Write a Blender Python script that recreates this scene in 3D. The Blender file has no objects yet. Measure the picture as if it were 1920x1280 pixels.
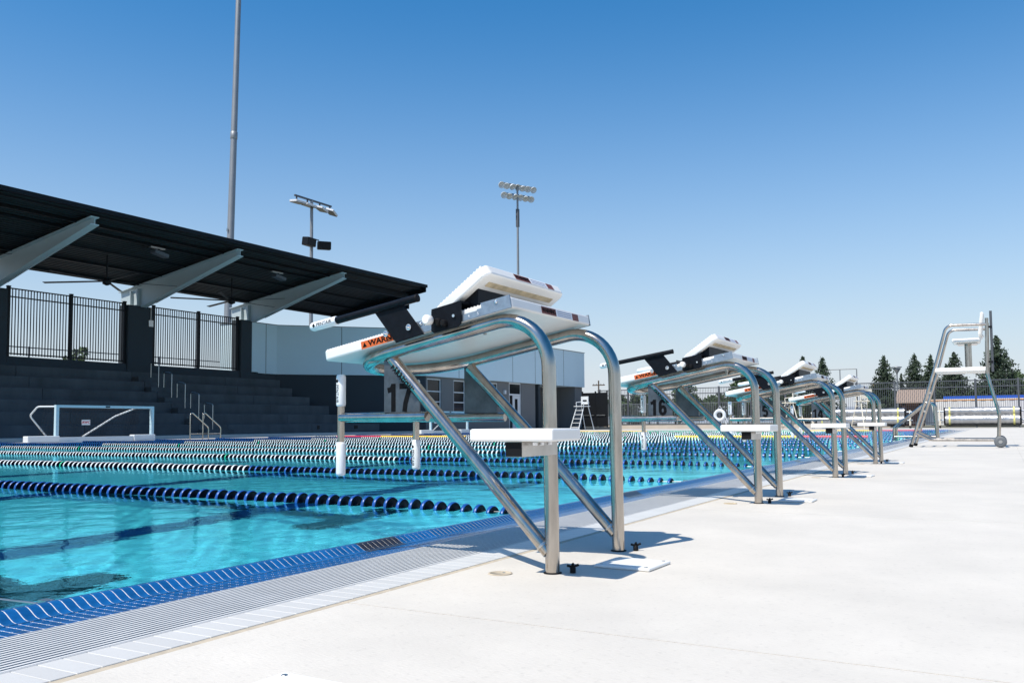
import bpy, bmesh, math, random
from mathutils import Vector, Matrix
PI = math.pi
random.seed(7)
scene = bpy.context.scene
C = scene.collection

# ------------------------------------------------------------------ camera
cam_d = bpy.data.cameras.new('camera')
cam = bpy.data.objects.new('camera', cam_d); C.objects.link(cam)
yaw, pitch, roll = 0.5143, 0.05916, -0.00776
_f = Vector((math.cos(yaw)*math.cos(pitch), math.sin(yaw)*math.cos(pitch), math.sin(pitch)))
_r = Vector((math.sin(yaw), -math.cos(yaw), 0)); _u = _r.cross(_f)
_r2 = math.cos(roll)*_r + math.sin(roll)*_u; _u2 = -math.sin(roll)*_r + math.cos(roll)*_u
M = Matrix.Identity(4)
for i in range(3):
    M[i][0], M[i][1], M[i][2] = _r2[i], _u2[i], -_f[i]
M.translation = (-2.5837, -1.1825, 0.4422)
cam.matrix_world = M
cam_d.sensor_width = 36; cam_d.lens = 1626.5/1920*36
cam_d.shift_y = (698.93-640)/1920
cam_d.clip_start = 0.05; cam_d.clip_end = 6000
scene.camera = cam

# ------------------------------------------------------------------ sky, sun, exposure
SUN = Vector((-0.60, 0.20, 1.0)).normalized()
world = bpy.data.worlds.new('World'); scene.world = world; world.use_nodes = True
nt = world.node_tree; bg = nt.nodes['Background']
sky = nt.nodes.new('ShaderNodeTexSky'); sky.sky_type = 'NISHITA'; sky.sun_disc = False
sky.sun_elevation = math.asin(SUN.z); sky.sun_rotation = math.atan2(SUN.x, SUN.y)
sky.altitude = 2000; sky.air_density = 1.6; sky.dust_density = 2.5; sky.ozone_density = 7.0
hs = nt.nodes.new('ShaderNodeHueSaturation'); hs.inputs['Saturation'].default_value = 1.28; hs.inputs['Hue'].default_value = 0.496
nt.links.new(sky.outputs[0], hs.inputs['Color'])
# dry summer haze whitening the sky towards the horizon, the same all round
geo = nt.nodes.new('ShaderNodeTexCoord'); sep = nt.nodes.new('ShaderNodeSeparateXYZ'); nt.links.new(geo.outputs['Generated'], sep.inputs[0])
mr = nt.nodes.new('ShaderNodeMapRange'); mr.inputs[1].default_value = 0.0; mr.inputs[2].default_value = 0.5; mr.inputs[3].default_value = 1.0; mr.inputs[4].default_value = 0.0
nt.links.new(sep.outputs['Z'], mr.inputs[0])
pw = nt.nodes.new('ShaderNodeMath'); pw.operation = 'POWER'; pw.inputs[1].default_value = 2.0; nt.links.new(mr.outputs[0], pw.inputs[0])
hz = nt.nodes.new('ShaderNodeMix'); hz.data_type = 'RGBA'; nt.links.new(pw.outputs[0], hz.inputs[0]); nt.links.new(hs.outputs[0], hz.inputs[6]); hz.inputs[7].default_value = (4.65, 5.0, 5.6, 1)
nt.links.new(hz.outputs[2], bg.inputs[0]); bg.inputs[1].default_value = 0.131
sun_d = bpy.data.lights.new('sun', 'SUN'); sun_d.energy = 4.8; sun_d.angle = math.radians(0.53)
sun_d.color = (1.0, 0.94, 0.84)
sun = bpy.data.objects.new('sun', sun_d); C.objects.link(sun)
sun.rotation_euler = (-SUN).to_track_quat('-Z', 'Y').to_euler()
sun.location = (0, 0, 60)
sun_d.cycles.is_caustics_light = True
vs = scene.view_settings
vs.view_transform = 'Standard'; vs.look = 'None'; vs.exposure = 0.18; vs.gamma = 1.0
vs.use_curve_mapping = False
cy = scene.cycles
cy.use_denoising = True; cy.max_bounces = 10; cy.transmission_bounces = 6; cy.transparent_max_bounces = 8
cy.glossy_bounces = 4; cy.diffuse_bounces = 4; cy.caustics_refractive = True; cy.caustics_reflective = False
cy.sample_clamp_indirect = 6.0

# ------------------------------------------------------------------ materials
MATS = {}
def mat(name, col, rough=0.5, metal=0.0, noise=None, bump=None, spec=0.5, coat=0.0):
    """noise=(scale, amount, detail[, stretch]) varies the colour; bump=(scale, strength, distance)"""
    if name in MATS: return MATS[name]
    m = bpy.data.materials.new(name); m.use_nodes = True
    t = m.node_tree; b = t.nodes['Principled BSDF']
    b.inputs['Base Color'].default_value = (*col, 1); b.inputs['Roughness'].default_value = rough
    b.inputs['Metallic'].default_value = metal; b.inputs['Specular IOR Level'].default_value = spec
    if coat: b.inputs['Coat Weight'].default_value = coat; b.inputs['Coat Roughness'].default_value = 0.08
    tc = t.nodes.new('ShaderNodeTexCoord')
    if noise:
        sc, am, de = noise[:3]
        mp = t.nodes.new('ShaderNodeMapping'); t.links.new(tc.outputs['Object'], mp.inputs[0])
        if len(noise) > 3: mp.inputs['Scale'].default_value = noise[3]
        n = t.nodes.new('ShaderNodeTexNoise'); n.inputs['Scale'].default_value = sc
        n.inputs['Detail'].default_value = de; n.inputs['Roughness'].default_value = 0.62
        t.links.new(mp.outputs[0], n.inputs['Vector'])
        r = t.nodes.new('ShaderNodeMapRange'); r.inputs[1].default_value = 0.28; r.inputs[2].default_value = 0.72
        r.inputs[3].default_value = 1-am; r.inputs[4].default_value = 1+am
        t.links.new(n.outputs[0], r.inputs[0])
        mx = t.nodes.new('ShaderNodeMix'); mx.data_type = 'RGBA'; mx.blend_type = 'MULTIPLY'
        mx.inputs[0].default_value = 1; mx.inputs[6].default_value = (*col, 1)
        t.links.new(r.outputs[0], mx.inputs[7]); t.links.new(mx.outputs[2], b.inputs['Base Color'])
        rr = t.nodes.new('ShaderNodeMapRange'); rr.inputs[3].default_value = rough*0.85
        rr.inputs[4].default_value = min(1, rough*1.2)
        t.links.new(n.outputs[0], rr.inputs[0]); t.links.new(rr.outputs[0], b.inputs['Roughness'])
    if bump:
        n2 = t.nodes.new('ShaderNodeTexNoise'); n2.inputs['Scale'].default_value = bump[0]; n2.inputs['Detail'].default_value = 4
        mp2 = t.nodes.new('ShaderNodeMapping'); t.links.new(tc.outputs['Object'], mp2.inputs[0])
        if len(bump) > 3: mp2.inputs['Scale'].default_value = bump[3]
        t.links.new(mp2.outputs[0], n2.inputs['Vector'])
        bp = t.nodes.new('ShaderNodeBump'); bp.inputs['Strength'].default_value = bump[1]; bp.inputs['Distance'].default_value = bump[2]
        t.links.new(n2.outputs[0], bp.inputs['Height']); t.links.new(bp.outputs[0], b.inputs['Normal'])
    MATS[name] = m
    return m

mat('steel', (0.47, 0.425, 0.375), 0.18, 1.0, noise=(16, 0.30, 7, (1, 1, .22)), bump=(160, 0.06, 0.002, (1, 1, .06)))
mat('steel_dull', (0.50, 0.48, 0.45), 0.34, 1.0, noise=(14, 0.2, 5))
mat('galvanised', (0.33, 0.37, 0.42), 0.42, 0.85, noise=(55, 0.14, 3))
mat('plate_steel', (0.115, 0.122, 0.135), 0.46, 0.75, noise=(22, 0.28, 6), bump=(60, 0.05, .002))
mat('white_plastic', (0.80, 0.788, 0.755), 0.36, noise=(7, 0.035, 5))
mat('grip_white', (0.80, 0.81, 0.82), 0.5, noise=(20, .04, 4))
mat('black_powder', (0.006, 0.007, 0.010), 0.42, noise=(40, .3, 4), spec=0.12)
mat('black_rubber', (0.008, 0.008, 0.009), 0.6, spec=.15)
mat('black_print', (0.005, 0.005, 0.006), 0.6, noise=(90, .4, 3), spec=.1)
mat('warn_orange', (0.64, 0.12, 0.02), 0.5)
mat('warn_brown', (0.17, 0.045, 0.03), 0.5, noise=(60, .2, 3))
mat('label_white', (0.78, 0.8, 0.84), 0.45)
mat('print_grey', (0.18, 0.21, 0.3), 0.6)
mat('stain_tan', (0.52, 0.42, 0.27), 0.7, noise=(30, .3, 5))
mat('chrome', (0.75, 0.75, 0.76), 0.12, 1.0)
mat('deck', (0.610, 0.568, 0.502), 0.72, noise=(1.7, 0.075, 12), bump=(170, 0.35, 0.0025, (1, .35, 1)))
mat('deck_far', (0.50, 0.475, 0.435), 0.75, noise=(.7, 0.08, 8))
mat('curb_tan', (0.46, 0.40, 0.33), 0.8, noise=(1.5, .1, 6))
mat('caulk', (0.47, 0.40, 0.30), 0.8, noise=(25, .2, 5))
mat('white_tile', (0.60, 0.582, 0.548), 0.35, noise=(6, .05, 4))
mat('grout', (0.76, 0.75, 0.73), 0.75, noise=(50, .12, 4))
mat('blue_tile', (0.006, 0.088, 0.265), 0.14, noise=(38, .18, 2), spec=.6)
mat('black_tile', (0.025, 0.018, 0.016), 0.14, noise=(40, .3, 2))
mat('grate_white', (0.62, 0.612, 0.592), 0.45, noise=(9, .06, 4))
mat('grate_gap_shade', (0.055, 0.06, 0.075), 0.8)  # bar sides below the caps: shade of the gaps painted in as dark colour
mat('gutter_dark', (0.03, 0.035, 0.04), 0.8)
mat('float_blue', (0.010, 0.075, 0.30), 0.32, noise=(15, .15, 2))
mat('float_white', (0.70, 0.72, 0.73), 0.38)
mat('float_green', (0.02, 0.45, 0.24), 0.35)
mat('float_yellow', (0.85, 0.5, 0.03), 0.35)
mat('float_red', (0.55, 0.02, 0.05), 0.35)
mat('float_core', (0.004, 0.006, 0.014), 0.4, spec=.15)
mat('pool_plaster', (0.85, 0.92, 0.93), 0.8, noise=(2.2, .05, 5))
mat('line_navy', (0.01, 0.035, 0.16), 0.6)
mat('line_black', (0.008, 0.012, 0.02), 0.6)
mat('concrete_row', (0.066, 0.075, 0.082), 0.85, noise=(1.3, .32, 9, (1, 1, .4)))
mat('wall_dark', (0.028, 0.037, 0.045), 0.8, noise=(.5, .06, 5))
mat('block_grey', (0.15, 0.15, 0.15), 0.85, noise=(1.2, .06, 5))
mat('panel_white', (0.56, 0.69, 0.74), 0.5, noise=(.4, .03, 3))
mat('beam_white', (0.43, 0.50, 0.52), 0.45, noise=(1.5, .04, 3))
mat('roof_dark', (0.007, 0.009, 0.012), 0.5, noise=(2, .15, 4), spec=.15)
mat('roof_deck', (0.013, 0.014, 0.016), 0.5, spec=.2)
mat('fence_black', (0.008, 0.009, 0.011), 0.45, spec=.2)
mat('fence_grey', (0.075, 0.082, 0.095), 0.5)
mat('pole_grey', (0.27, 0.28, 0.29), 0.5, 0.5, noise=(.6, .08, 4))
mat('window_glass', (0.006, 0.009, 0.013), 0.08, spec=0.3)
mat('frame_white', (0.62, 0.63, 0.64), 0.45)
mat('goal_white', (0.66, 0.69, 0.71), 0.4)
mat('goal_frame_shaded', (0.47, 0.62, 0.69), 0.4)  # white goal frame, with the blue cast of open shade mixed into its colour
mat('net_dark', (0.01, 0.012, 0.02), 0.8)
mat('print_red', (0.6, 0.02, 0.03), 0.5)
mat('silver_cover', (0.36, 0.365, 0.375), 0.36, 0.7, noise=(.8, .15, 5, (1, 6, 1)), bump=(2.5, .5, .1))
mat('strap_yellow', (0.62, 0.58, 0.20), 0.6)
mat('blue_plastic', (0.02, 0.10, 0.5), 0.4)
mat('cream_plastic', (0.70, 0.64, 0.52), 0.5)
mat('brown_brick', (0.24, 0.12, 0.09), 0.85, noise=(3, .2, 5))
mat('tan_roof', (0.36, 0.28, 0.23), 0.7)
mat('white_sheet', (0.68, 0.66, 0.64), 0.5, noise=(1, .08, 5))
mat('conifer', (0.040, 0.064, 0.034), 0.8, noise=(.35, .45, 4))
mat('broadleaf', (0.06, 0.095, 0.035), 0.75, noise=(.4, .4, 4))
mat('dry_leaf', (0.22, 0.19, 0.10), 0.8, noise=(.4, .3, 4))
mat('bark', (0.10, 0.075, 0.055), 0.9)
mat('ground', (0.17, 0.16, 0.11), 0.9, noise=(.05, .25, 8))
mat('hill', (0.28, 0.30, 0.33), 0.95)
mat('wheel_grey', (0.12, 0.13, 0.14), 0.6)
mat('orange_thing', (0.7, 0.3, 0.05), 0.6)

def deck_detail():
    m = MATS['deck']; t = m.node_tree; b = t.nodes['Principled BSDF']; L = b.inputs['Base Color'].links[0]; src = L.from_socket
    tc = t.nodes.new('ShaderNodeTexCoord'); geo = t.nodes.new('ShaderNodeNewGeometry')
    def layer(src, scale, det, lo, hi, a, c, rough=.6):
        n = t.nodes.new('ShaderNodeTexNoise'); n.inputs['Scale'].default_value = scale; n.inputs['Detail'].default_value = det; n.inputs['Roughness'].default_value = rough
        t.links.new(geo.outputs['Position'], n.inputs['Vector'])
        r_ = t.nodes.new('ShaderNodeMapRange'); r_.inputs[1].default_value = lo; r_.inputs[2].default_value = hi; r_.inputs[3].default_value = a; r_.inputs[4].default_value = c
        t.links.new(n.outputs[0], r_.inputs[0])
        x = t.nodes.new('ShaderNodeMix'); x.data_type = 'RGBA'; x.blend_type = 'MULTIPLY'; x.inputs[0].default_value = 1
        t.links.new(src, x.inputs[6]); t.links.new(r_.outputs[0], x.inputs[7]); return x.outputs[2]
    src = layer(src, .45, 6, .42, .62, .975, 1.01); src = layer(src, 60, 3, .30, .42, .90, 1.0); src = layer(src, 14, 8, .26, .36, .86, 1.0, .75); src = layer(src, 4.5, 10, .35, .65, .97, 1.02, .8)
    t.links.new(src, b.inputs['Base Color'])
deck_detail()
def vary(name, am):
    t = MATS[name].node_tree; b = t.nodes['Principled BSDF']; src = b.inputs['Base Color'].links[0].from_socket
    oi = t.nodes.new('ShaderNodeObjectInfo'); r_ = t.nodes.new('ShaderNodeMapRange'); r_.inputs[3].default_value = 1-am; r_.inputs[4].default_value = 1+am
    t.links.new(oi.outputs['Random'], r_.inputs[0]); x = t.nodes.new('ShaderNodeMix'); x.data_type = 'RGBA'; x.blend_type = 'MULTIPLY'; x.inputs[0].default_value = 1
    t.links.new(src, x.inputs[6]); t.links.new(r_.outputs[0], x.inputs[7]); t.links.new(x.outputs[2], b.inputs['Base Color'])
vary('blue_tile', .16); vary('white_tile', .04); vary('float_blue', .12); vary('concrete_row', .10); vary('white_plastic', .02)

# pool water: a refracting, reflecting surface with small wind ripples
def water_mat():
    m = bpy.data.materials.new('pool_water'); m.use_nodes = True
    t = m.node_tree; t.nodes.remove(t.nodes['Principled BSDF']); out = t.nodes['Material Output']
    g = t.nodes.new('ShaderNodeBsdfGlass'); g.inputs['IOR'].default_value = 1.33
    g.inputs['Roughness'].default_value = 0.0; g.inputs['Color'].default_value = (0.32, 0.90, 0.99, 1)
    tc = t.nodes.new('ShaderNodeTexCoord')
    n1 = t.nodes.new('ShaderNodeTexNoise'); n1.inputs['Scale'].default_value = 26.0; n1.inputs['Detail'].default_value = 3.0
    n2 = t.nodes.new('ShaderNodeTexNoise'); n2.inputs['Scale'].default_value = 5.5; n2.inputs['Detail'].default_value = 3.0
    for n in (n1, n2): t.links.new(tc.outputs['Object'], n.inputs['Vector'])
    b1 = t.nodes.new('ShaderNodeBump'); b1.inputs['Strength'].default_value = 1.0; b1.inputs['Distance'].default_value = 0.0007
    b2 = t.nodes.new('ShaderNodeBump'); b2.inputs['Strength'].default_value = 1.0; b2.inputs['Distance'].default_value = 0.0005
    t.links.new(n1.outputs[0], b1.inputs['Height']); t.links.new(n2.outputs[0], b2.inputs['Height'])
    t.links.new(b1.outputs[0], b2.inputs['Normal']); t.links.new(b2.outputs[0], g.inputs['Normal'])
    t.links.new(g.outputs[0], out.inputs['Surface'])
    MATS['pool_water'] = m
water_mat()

# ------------------------------------------------------------------ mesh helpers
class MB:
    def __init__(s): s.v = []; s.f = []; s.m = []; s.s = []
    def add(s, vs_, fs, m=0, sm=False):
        o = len(s.v); s.v += [tuple(x) for x in vs_]
        for f in fs: s.f.append(tuple(i+o for i in f)); s.m.append(m); s.s.append(sm)
        return s
    def box(s, x0, x1, y0, y1, z0, z1, m=0, T=None):
        p = [Vector((x, y, z)) for z in (z0, z1) for y in (y0, y1) for x in (x0, x1)]
        if T is not None: p = [T @ q for q in p]
        return s.add(p, [(0, 2, 3, 1), (4, 5, 7, 6), (0, 1, 5, 4), (2, 6, 7, 3), (0, 4, 6, 2), (1, 3, 7, 5)], m)
    def prism(s, poly, axis, a, b, m=0, T=None):
        """poly of 2-D points in the other two axes (cyclic order), extruded along axis from a to b"""
        def P(u, v, w):
            q = [0, 0, 0]; q[axis] = w; o = [i for i in (0, 1, 2) if i != axis]; q[o[0]] = u; q[o[1]] = v
            q = Vector(q); return T @ q if T is not None else q
        n = len(poly)
        vs_ = [P(u, v, a) for u, v in poly]+[P(u, v, b) for u, v in poly]
        fs = [tuple(range(n))[::-1], tuple(range(n, 2*n))]+[(i, (i+1) % n, n+(i+1) % n, n+i) for i in range(n)]
        return s.add(vs_, fs, m)
    def tube(s, path, r, seg=12, m=0, cap=True, r1=None):
        path = [Vector(p) for p in path]; n = len(path)
        tn = []
        for i in range(n):
            a = path[max(0, i-1)]; b = path[min(n-1, i+1)]; tn.append((b-a).normalized())
        t0 = tn[0]; nrm = t0.orthogonal().normalized(); rings = []
        for i in range(n):
            if i: nrm = (tn[i-1].rotation_difference(tn[i]) @ nrm).normalized()
            bi = tn[i].cross(nrm)
            rr = r if r1 is None else r+(r1-r)*i/(n-1)
            rings.append([path[i]+rr*(math.cos(2*PI*k/seg)*nrm+math.sin(2*PI*k/seg)*bi) for k in range(seg)])
        o = [p for rg in rings for p in rg]
        fs = [(i*seg+k, i*seg+(k+1) % seg, (i+1)*seg+(k+1) % seg, (i+1)*seg+k) for i in range(n-1) for k in range(seg)]
        s.add(o, fs, m, True)
        if cap:
            s.add(rings[0], [tuple(range(seg))[::-1]], m); s.add(rings[-1], [tuple(range(seg))], m)
        return s
    def lathe(s, prof, origin, axis=(0, 0, 1), seg=16, m=0, sm=True):
        """prof: list of (radius, distance along axis)"""
        ax = Vector(axis).normalized(); n = ax.orthogonal().normalized(); b = ax.cross(n); o = Vector(origin)
        vs_ = [o+ax*h+r*(math.cos(2*PI*k/seg)*n+math.sin(2*PI*k/seg)*b) for r, h in prof for k in range(seg)]
        fs = [(i*seg+k, i*seg+(k+1) % seg, (i+1)*seg+(k+1) % seg, (i+1)*seg+k) for i in range(len(prof)-1) for k in range(seg)]
        s.add(vs_, fs, m, sm)
        for i, rev in ((0, True), (len(prof)-1, False)):
            if prof[i][0] > 1e-6:
                f = tuple(range(seg)); s.add(vs_[i*seg:(i+1)*seg], [f[::-1] if rev else f], m)
        return s
    def mesh(s, name, mats, bevel=0, seg=2):
        me = bpy.data.meshes.new(name); me.from_pydata(s.v, [], s.f)
        for mm in (mats if isinstance(mats, (list, tuple)) else [mats]): me.materials.append(MATS[mm])
        me.polygons.foreach_set('material_index', s.m); me.polygons.foreach_set('use_smooth', s.s)
        bm = bmesh.new(); bm.from_mesh(me)
        if bevel:
            bmesh.ops.remove_doubles(bm, verts=bm.verts, dist=1e-5)
            ed = [e for e in bm.edges if len(e.link_faces) == 2 and e.calc_face_angle(0) > 0.6]
            bmesh.ops.bevel(bm, geom=ed, offset=bevel, segments=seg, affect='EDGES', profile=0.5, clamp_overlap=True)
        bmesh.ops.recalc_face_normals(bm, faces=bm.faces)
        bm.to_mesh(me); bm.free(); me.update()
        return me
    def build(s, name, mats, parent=None, bevel=0, seg=2, loc=None):
        return obj(name, s.mesh(name, mats, bevel, seg), parent, loc)

def obj(name, me, parent=None, loc=None):
    o = bpy.data.objects.new(name, me); C.objects.link(o)
    if parent is not None: o.parent = parent
    if loc is not None: o.location = loc
    return o
def tag(o, label=None, cat=None, group=None, kind=None):
    if label: o['label'] = label
    if cat: o['category'] = cat
    if group: o['group'] = group
    if kind: o['kind'] = kind
    return o
def thing(name, label, cat, loc=(0, 0, 0), rz=0, group=None):
    o = bpy.data.objects.new(name, None); C.objects.link(o); o.location = loc; o.rotation_euler = (0, 0, rz)
    o.empty_display_size = 0.2
    return tag(o, label, cat, group)
def copy_tree(o, parent=None):
    c = o.copy(); C.objects.link(c)
    if parent is not None: c.parent = parent
    for ch in o.children: copy_tree(ch, c)
    return c
def fillet(pts, rad, n=8):
    """round the inner corners of a polyline; rad per inner corner"""
    pts = [Vector(p) for p in pts]; out = [pts[0]]
    for i in range(1, len(pts)-1):
        a, p, b = pts[i-1], pts[i], pts[i+1]; r = rad[i-1] if isinstance(rad, (list, tuple)) else rad
        u = (a-p).normalized(); w = (b-p).normalized(); ang = u.angle(w)
        if r <= 0 or ang > PI-.01: out.append(p); continue
        d = min(r/math.tan(ang/2), .49*(a-p).length if i > 1 else .98*(a-p).length, .49*(b-p).length if i < len(pts)-2 else .98*(b-p).length)
        r = d*math.tan(ang/2); cen = p+(u+w).normalized()*(r/math.sin(ang/2)); s0 = p+u*d-cen; s1 = p+w*d-cen
        tot = s0.angle(s1); ax = s0.cross(s1).normalized()
        for k in range(n+1): out.append(cen+Matrix.Rotation(tot*k/n, 3, ax) @ s0)
    out.append(pts[-1]); return out
_txt = {}
def text_mesh(body, size, mname, extrude=0.0006, bold=0.0, sx=1.0, spacing=1.0):
    cu = bpy.data.curves.new('txt', 'FONT'); cu.body = body; cu.size = size; cu.extrude = extrude; cu.offset = bold
    cu.align_x = 'CENTER'; cu.align_y = 'CENTER'; cu.resolution_u = 3; cu.space_character = spacing
    o = bpy.data.objects.new('txt', cu); C.objects.link(o)
    dg = bpy.context.evaluated_depsgraph_get(); dg.update()
    me = bpy.data.meshes.new_from_object(o.evaluated_get(dg)); bpy.data.objects.remove(o); bpy.data.curves.remove(cu)
    me.transform(Matrix.Diagonal((sx, 1, 1, 1))); me.materials.clear(); me.materials.append(MATS[mname])
    return me
def text(name, body, size, mname, origin, xdir, ydir, parent, **k):
    me = text_mesh(body, size, mname, **k); x = Vector(xdir).normalized(); y = Vector(ydir).normalized(); z = x.cross(y)
    T = Matrix(((x.x, y.x, z.x, origin[0]), (x.y, y.y, z.y, origin[1]), (x.z, y.z, z.z, origin[2]), (0, 0, 0, 1)))
    me.transform(T); return obj(name, me, parent)

# ================================================================== SETTING
PX0, PX1, PY0, PY1 = -14.0, 43.6, 0.895, 22.9       # pool water rectangle
# ground sheet out to the horizon, open where the pool and its deck are dug in
g = MB(); R = 3000
ox0, ox1, oy0, oy1 = -30, 62, -30, 70
for (a, b, c, d) in ((-R, ox0, -R, R), (ox1, R, -R, R), (ox0, ox1, -R, oy0), (ox0, ox1, oy1, R)):
    g.add([(a, c, -.12), (b, c, -.12), (b, d, -.12), (a, d, -.12)], [(0, 1, 2, 3)])
tag(g.build('ground', 'ground'), kind='structure')
b = MB(); b.box(ox0, ox1, oy0, .40, -.5, -.14); b.box(ox0, ox1, PY1+.35, oy1, -.5, -.14)
b.box(PX1+.35, ox1, .4, PY1+.35, -.5, -.14); b.box(ox0, PX0-.35, .4, PY1+.35, -.5, -.14)
tag(b.build('deck_base', 'deck_far'), kind='structure')
# deck of poured panels with saw-cut joints
deck = tag(bpy.data.objects.new('pool_deck', None), kind='structure'); C.objects.link(deck)
xs = [-30, -14, -8.8, -6.17, -3.52, -.87, 1.78, 4.43, 7.08, 9.73, 12.4, 15.0, 17.7, 20.3, 25.6, 30.9, 36.2, 43.9, 53, 62]
ys = [.262, -1.36, -4.2, -9.5, -17, -30]
for i in range(len(xs)-1):
    for j in range(len(ys)-1):
        b = MB(); b.box(xs[i]+.0028, xs[i+1]-.0028, ys[j+1]+.0028, ys[j]-.0028 if j else ys[j], -.139, 0)
        b.build('deck_panel', 'deck', deck)
b = MB(); b.box(-30, 62, -30, .2615, -.1395, -.0022); b.build('joint_filler', 'deck_far', deck)
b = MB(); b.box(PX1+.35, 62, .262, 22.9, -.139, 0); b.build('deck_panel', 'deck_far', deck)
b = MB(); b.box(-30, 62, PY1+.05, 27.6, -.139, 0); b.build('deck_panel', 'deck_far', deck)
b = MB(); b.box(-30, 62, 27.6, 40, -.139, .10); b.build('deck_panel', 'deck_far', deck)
# pool basin
basin = tag(bpy.data.objects.new('pool_basin', None), kind='structure'); C.objects.link(basin)
D = 2.1
fl = MB(); fl.add([(PX0, PY0-.02, -D), (PX1, PY0-.02, -D), (PX1, PY1, -D), (PX0, PY1, -D)], [(0, 1, 2, 3)])
floor = fl.build('pool_floor', 'pool_plaster', basin)
w = MB()
w.box(PX0-.3, PX1+.3, PY0-.3, PY0-.02, -D-.2, -.06); w.box(PX0-.3, PX1+.3, PY1, PY1+.3, -D-.2, -.15)
w.box(PX1, PX1+.3, PY0-.02, PY1, -D-.2, -.151); w.box(PX0-.3, PX0, PY0-.02, PY1, -D-.2, .02)
walls = w.build('pool_wall', 'pool_plaster', basin)
recv = [floor, walls]
for k in range(-4, 17):                          # short-course lane lines with their T ends, across the pool
    x = 2.5*k; b = MB(); b.box(x-.13, x+.13, 3.19, 20.6, -D+.004, -D+.008); b.box(x-.52, x+.52, 2.92, 3.19, -D+.004, -D+.008)
    recv.append(b.build('lane_line', 'line_black', basin))
for k in range(9):                               # long-course lines run the other way
    y = 3.9+2.5*k; b = MB(); b.box(PX0+2, PX1-2, y-.14, y+.14, -D+.012, -D+.016)
    recv.append(b.build('lane_line', 'line_navy', basin))
def spaced(a, b, dense_to, d0, grow):
    out = [a]; d = d0
    while out[-1]+d < b:
        out.append(out[-1]+d)
        if out[-1] > dense_to: d *= grow
    out.append(b); return out
wx = [PX0, -9, -6, -4, -3]+spaced(-2.0, PX1, 3.0, .03, 1.03); wyy = spaced(PY0, PY1, 5.2, .03, 1.03)
rw = random.Random(5); waves = []
for i in range(24):
    lam = .10*1.085**i*rw.uniform(.9, 1.1); th = rw.gauss(.9, 1.0); k_ = 2*PI/lam
    waves.append((k_*math.cos(th), k_*math.sin(th), rw.uniform(0, 6.3), .0058/k_*min(1, (.15/lam))**1.1, lam))
def wave(x, y, d):
    return sum(a_*math.sin(kx*x+ky*y+ph) for kx, ky, ph, a_, lam in waves if lam > 3.2*d)
b = MB(); nx, ny = len(wx)-1, len(wyy)-1; vs_ = []
for j in range(ny+1):
    for i in range(nx+1):
        d = max(wx[min(nx, i+1)]-wx[min(nx-1, i)], wyy[min(ny, j+1)]-wyy[min(ny-1, j)])
        vs_.append((wx[i], wyy[j], wave(wx[i], wyy[j], d)))
b.add(vs_, [(j*(nx+1)+i, j*(nx+1)+i+1, (j+1)*(nx+1)+i+1, (j+1)*(nx+1)+i) for j in range(ny) for i in range(nx)], 0, True)
print('water verts', len(vs_))
water = tag(b.build('pool_water', 'pool_water'), kind='structure')
if water.data.polygons[0].normal.z < 0: water.data.flip_normals()
water.cycles.is_caustics_caster = True
if floor.data.polygons[0].normal.z < 0: floor.data.flip_normals()
for o in recv: o.cycles.is_caustics_receiver = True

# gutter edge: caulk joint, white tile band, slotted grate, blue tiles, rolled lip
edge = tag(bpy.data.objects.new('pool_edge', None), kind='structure'); C.objects.link(edge)
EX0, EX1 = -6.0, PX1
b = MB(); b.box(-14, EX1+.3, .2625, .2855, -.1, -.0008); b.build('caulk_joint', 'caulk', edge)
b = MB(); b.box(-14, EX1+.3, .286, .41, -.1, -.0035); b.build('tile_bed', 'grout', edge)
x = -2.6; wt = MB().box(0, .0488, 0, .1195, 0, .0045).mesh('white_tile', 'white_tile', .001, 1)
far = MB()
while x < EX1:
    if x < 9.0: obj('white_tile', wt, edge, (x, .2885, -.004))
    elif x < 22: far.box(x, x+.0488, .2885, .408, -.004, .0005)
    x += .0508
far.box(x if x < 22 else 22.05, EX1, .2885, .408, -.004, .0005)
tag(far.build('white_tiles', 'white_tile', edge), kind='stuff')
gb = MB()
for k in range(15):
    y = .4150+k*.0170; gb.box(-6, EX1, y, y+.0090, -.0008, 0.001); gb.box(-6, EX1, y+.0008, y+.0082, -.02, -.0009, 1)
for k in range(330):
    x = -6+k*.075; gb.box(x, x+.006, .4125, .668, -.040, -.028)
tag(gb.build('grate', ['grate_white', 'grate_gap_shade'], edge), kind='stuff')
b = MB(); b.box(-14, EX1, .41, .67, -.3, -.12); b.build('gutter_channel', 'gutter_dark', edge)
b = MB(); b.box(-6, EX1, .4095, .4128, -.12, .0008); b.box(-6, EX1, .668, .6718, -.12, .001); b.build('grate_frame', 'grate_white', edge)
prof = [(.800, -.0055), (.812, -.0055), (.824, -.003), (.836, .003), (.848, .0105), (.860, .0165), (.872, .0185), (.884, .0165), (.894, .009), (.899, -.004), (.900, -.05)]
def lip(mb, x0, x1, dz=0.0, m=0):
    n = len(prof); vs_ = [(x0, y, z+dz) for y, z in prof]+[(x1, y, z+dz) for y, z in prof]
    mb.add(vs_, [(i, i+1, n+i+1, n+i) for i in range(n-1)], m, True)
gr = MB(); lip(gr, -14, EX1, -.0014); gr.box(-14, EX1, .672, .801, -.1, -.0068); gr.build('grout_bed', 'grout', edge)
def lip_tile(m):
    t = MB(); lip(t, 0, .0247); n = len(prof)
    t.add([(0, y, z) for y, z in prof]+[(0, .800, -.02)], [tuple(range(n+1))]); t.add([(.0247, y, z) for y, z in prof]+[(.0247, .800, -.02)], [tuple(range(n+1))])
    return t.mesh('lip_tile', m)
lt, ltb = lip_tile('blue_tile'), lip_tile('black_tile')
ft = MB().box(0, .0247, 0, .0284, -.010, -.0055).mesh('gutter_tile', 'blue_tile', .0012, 1)
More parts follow.
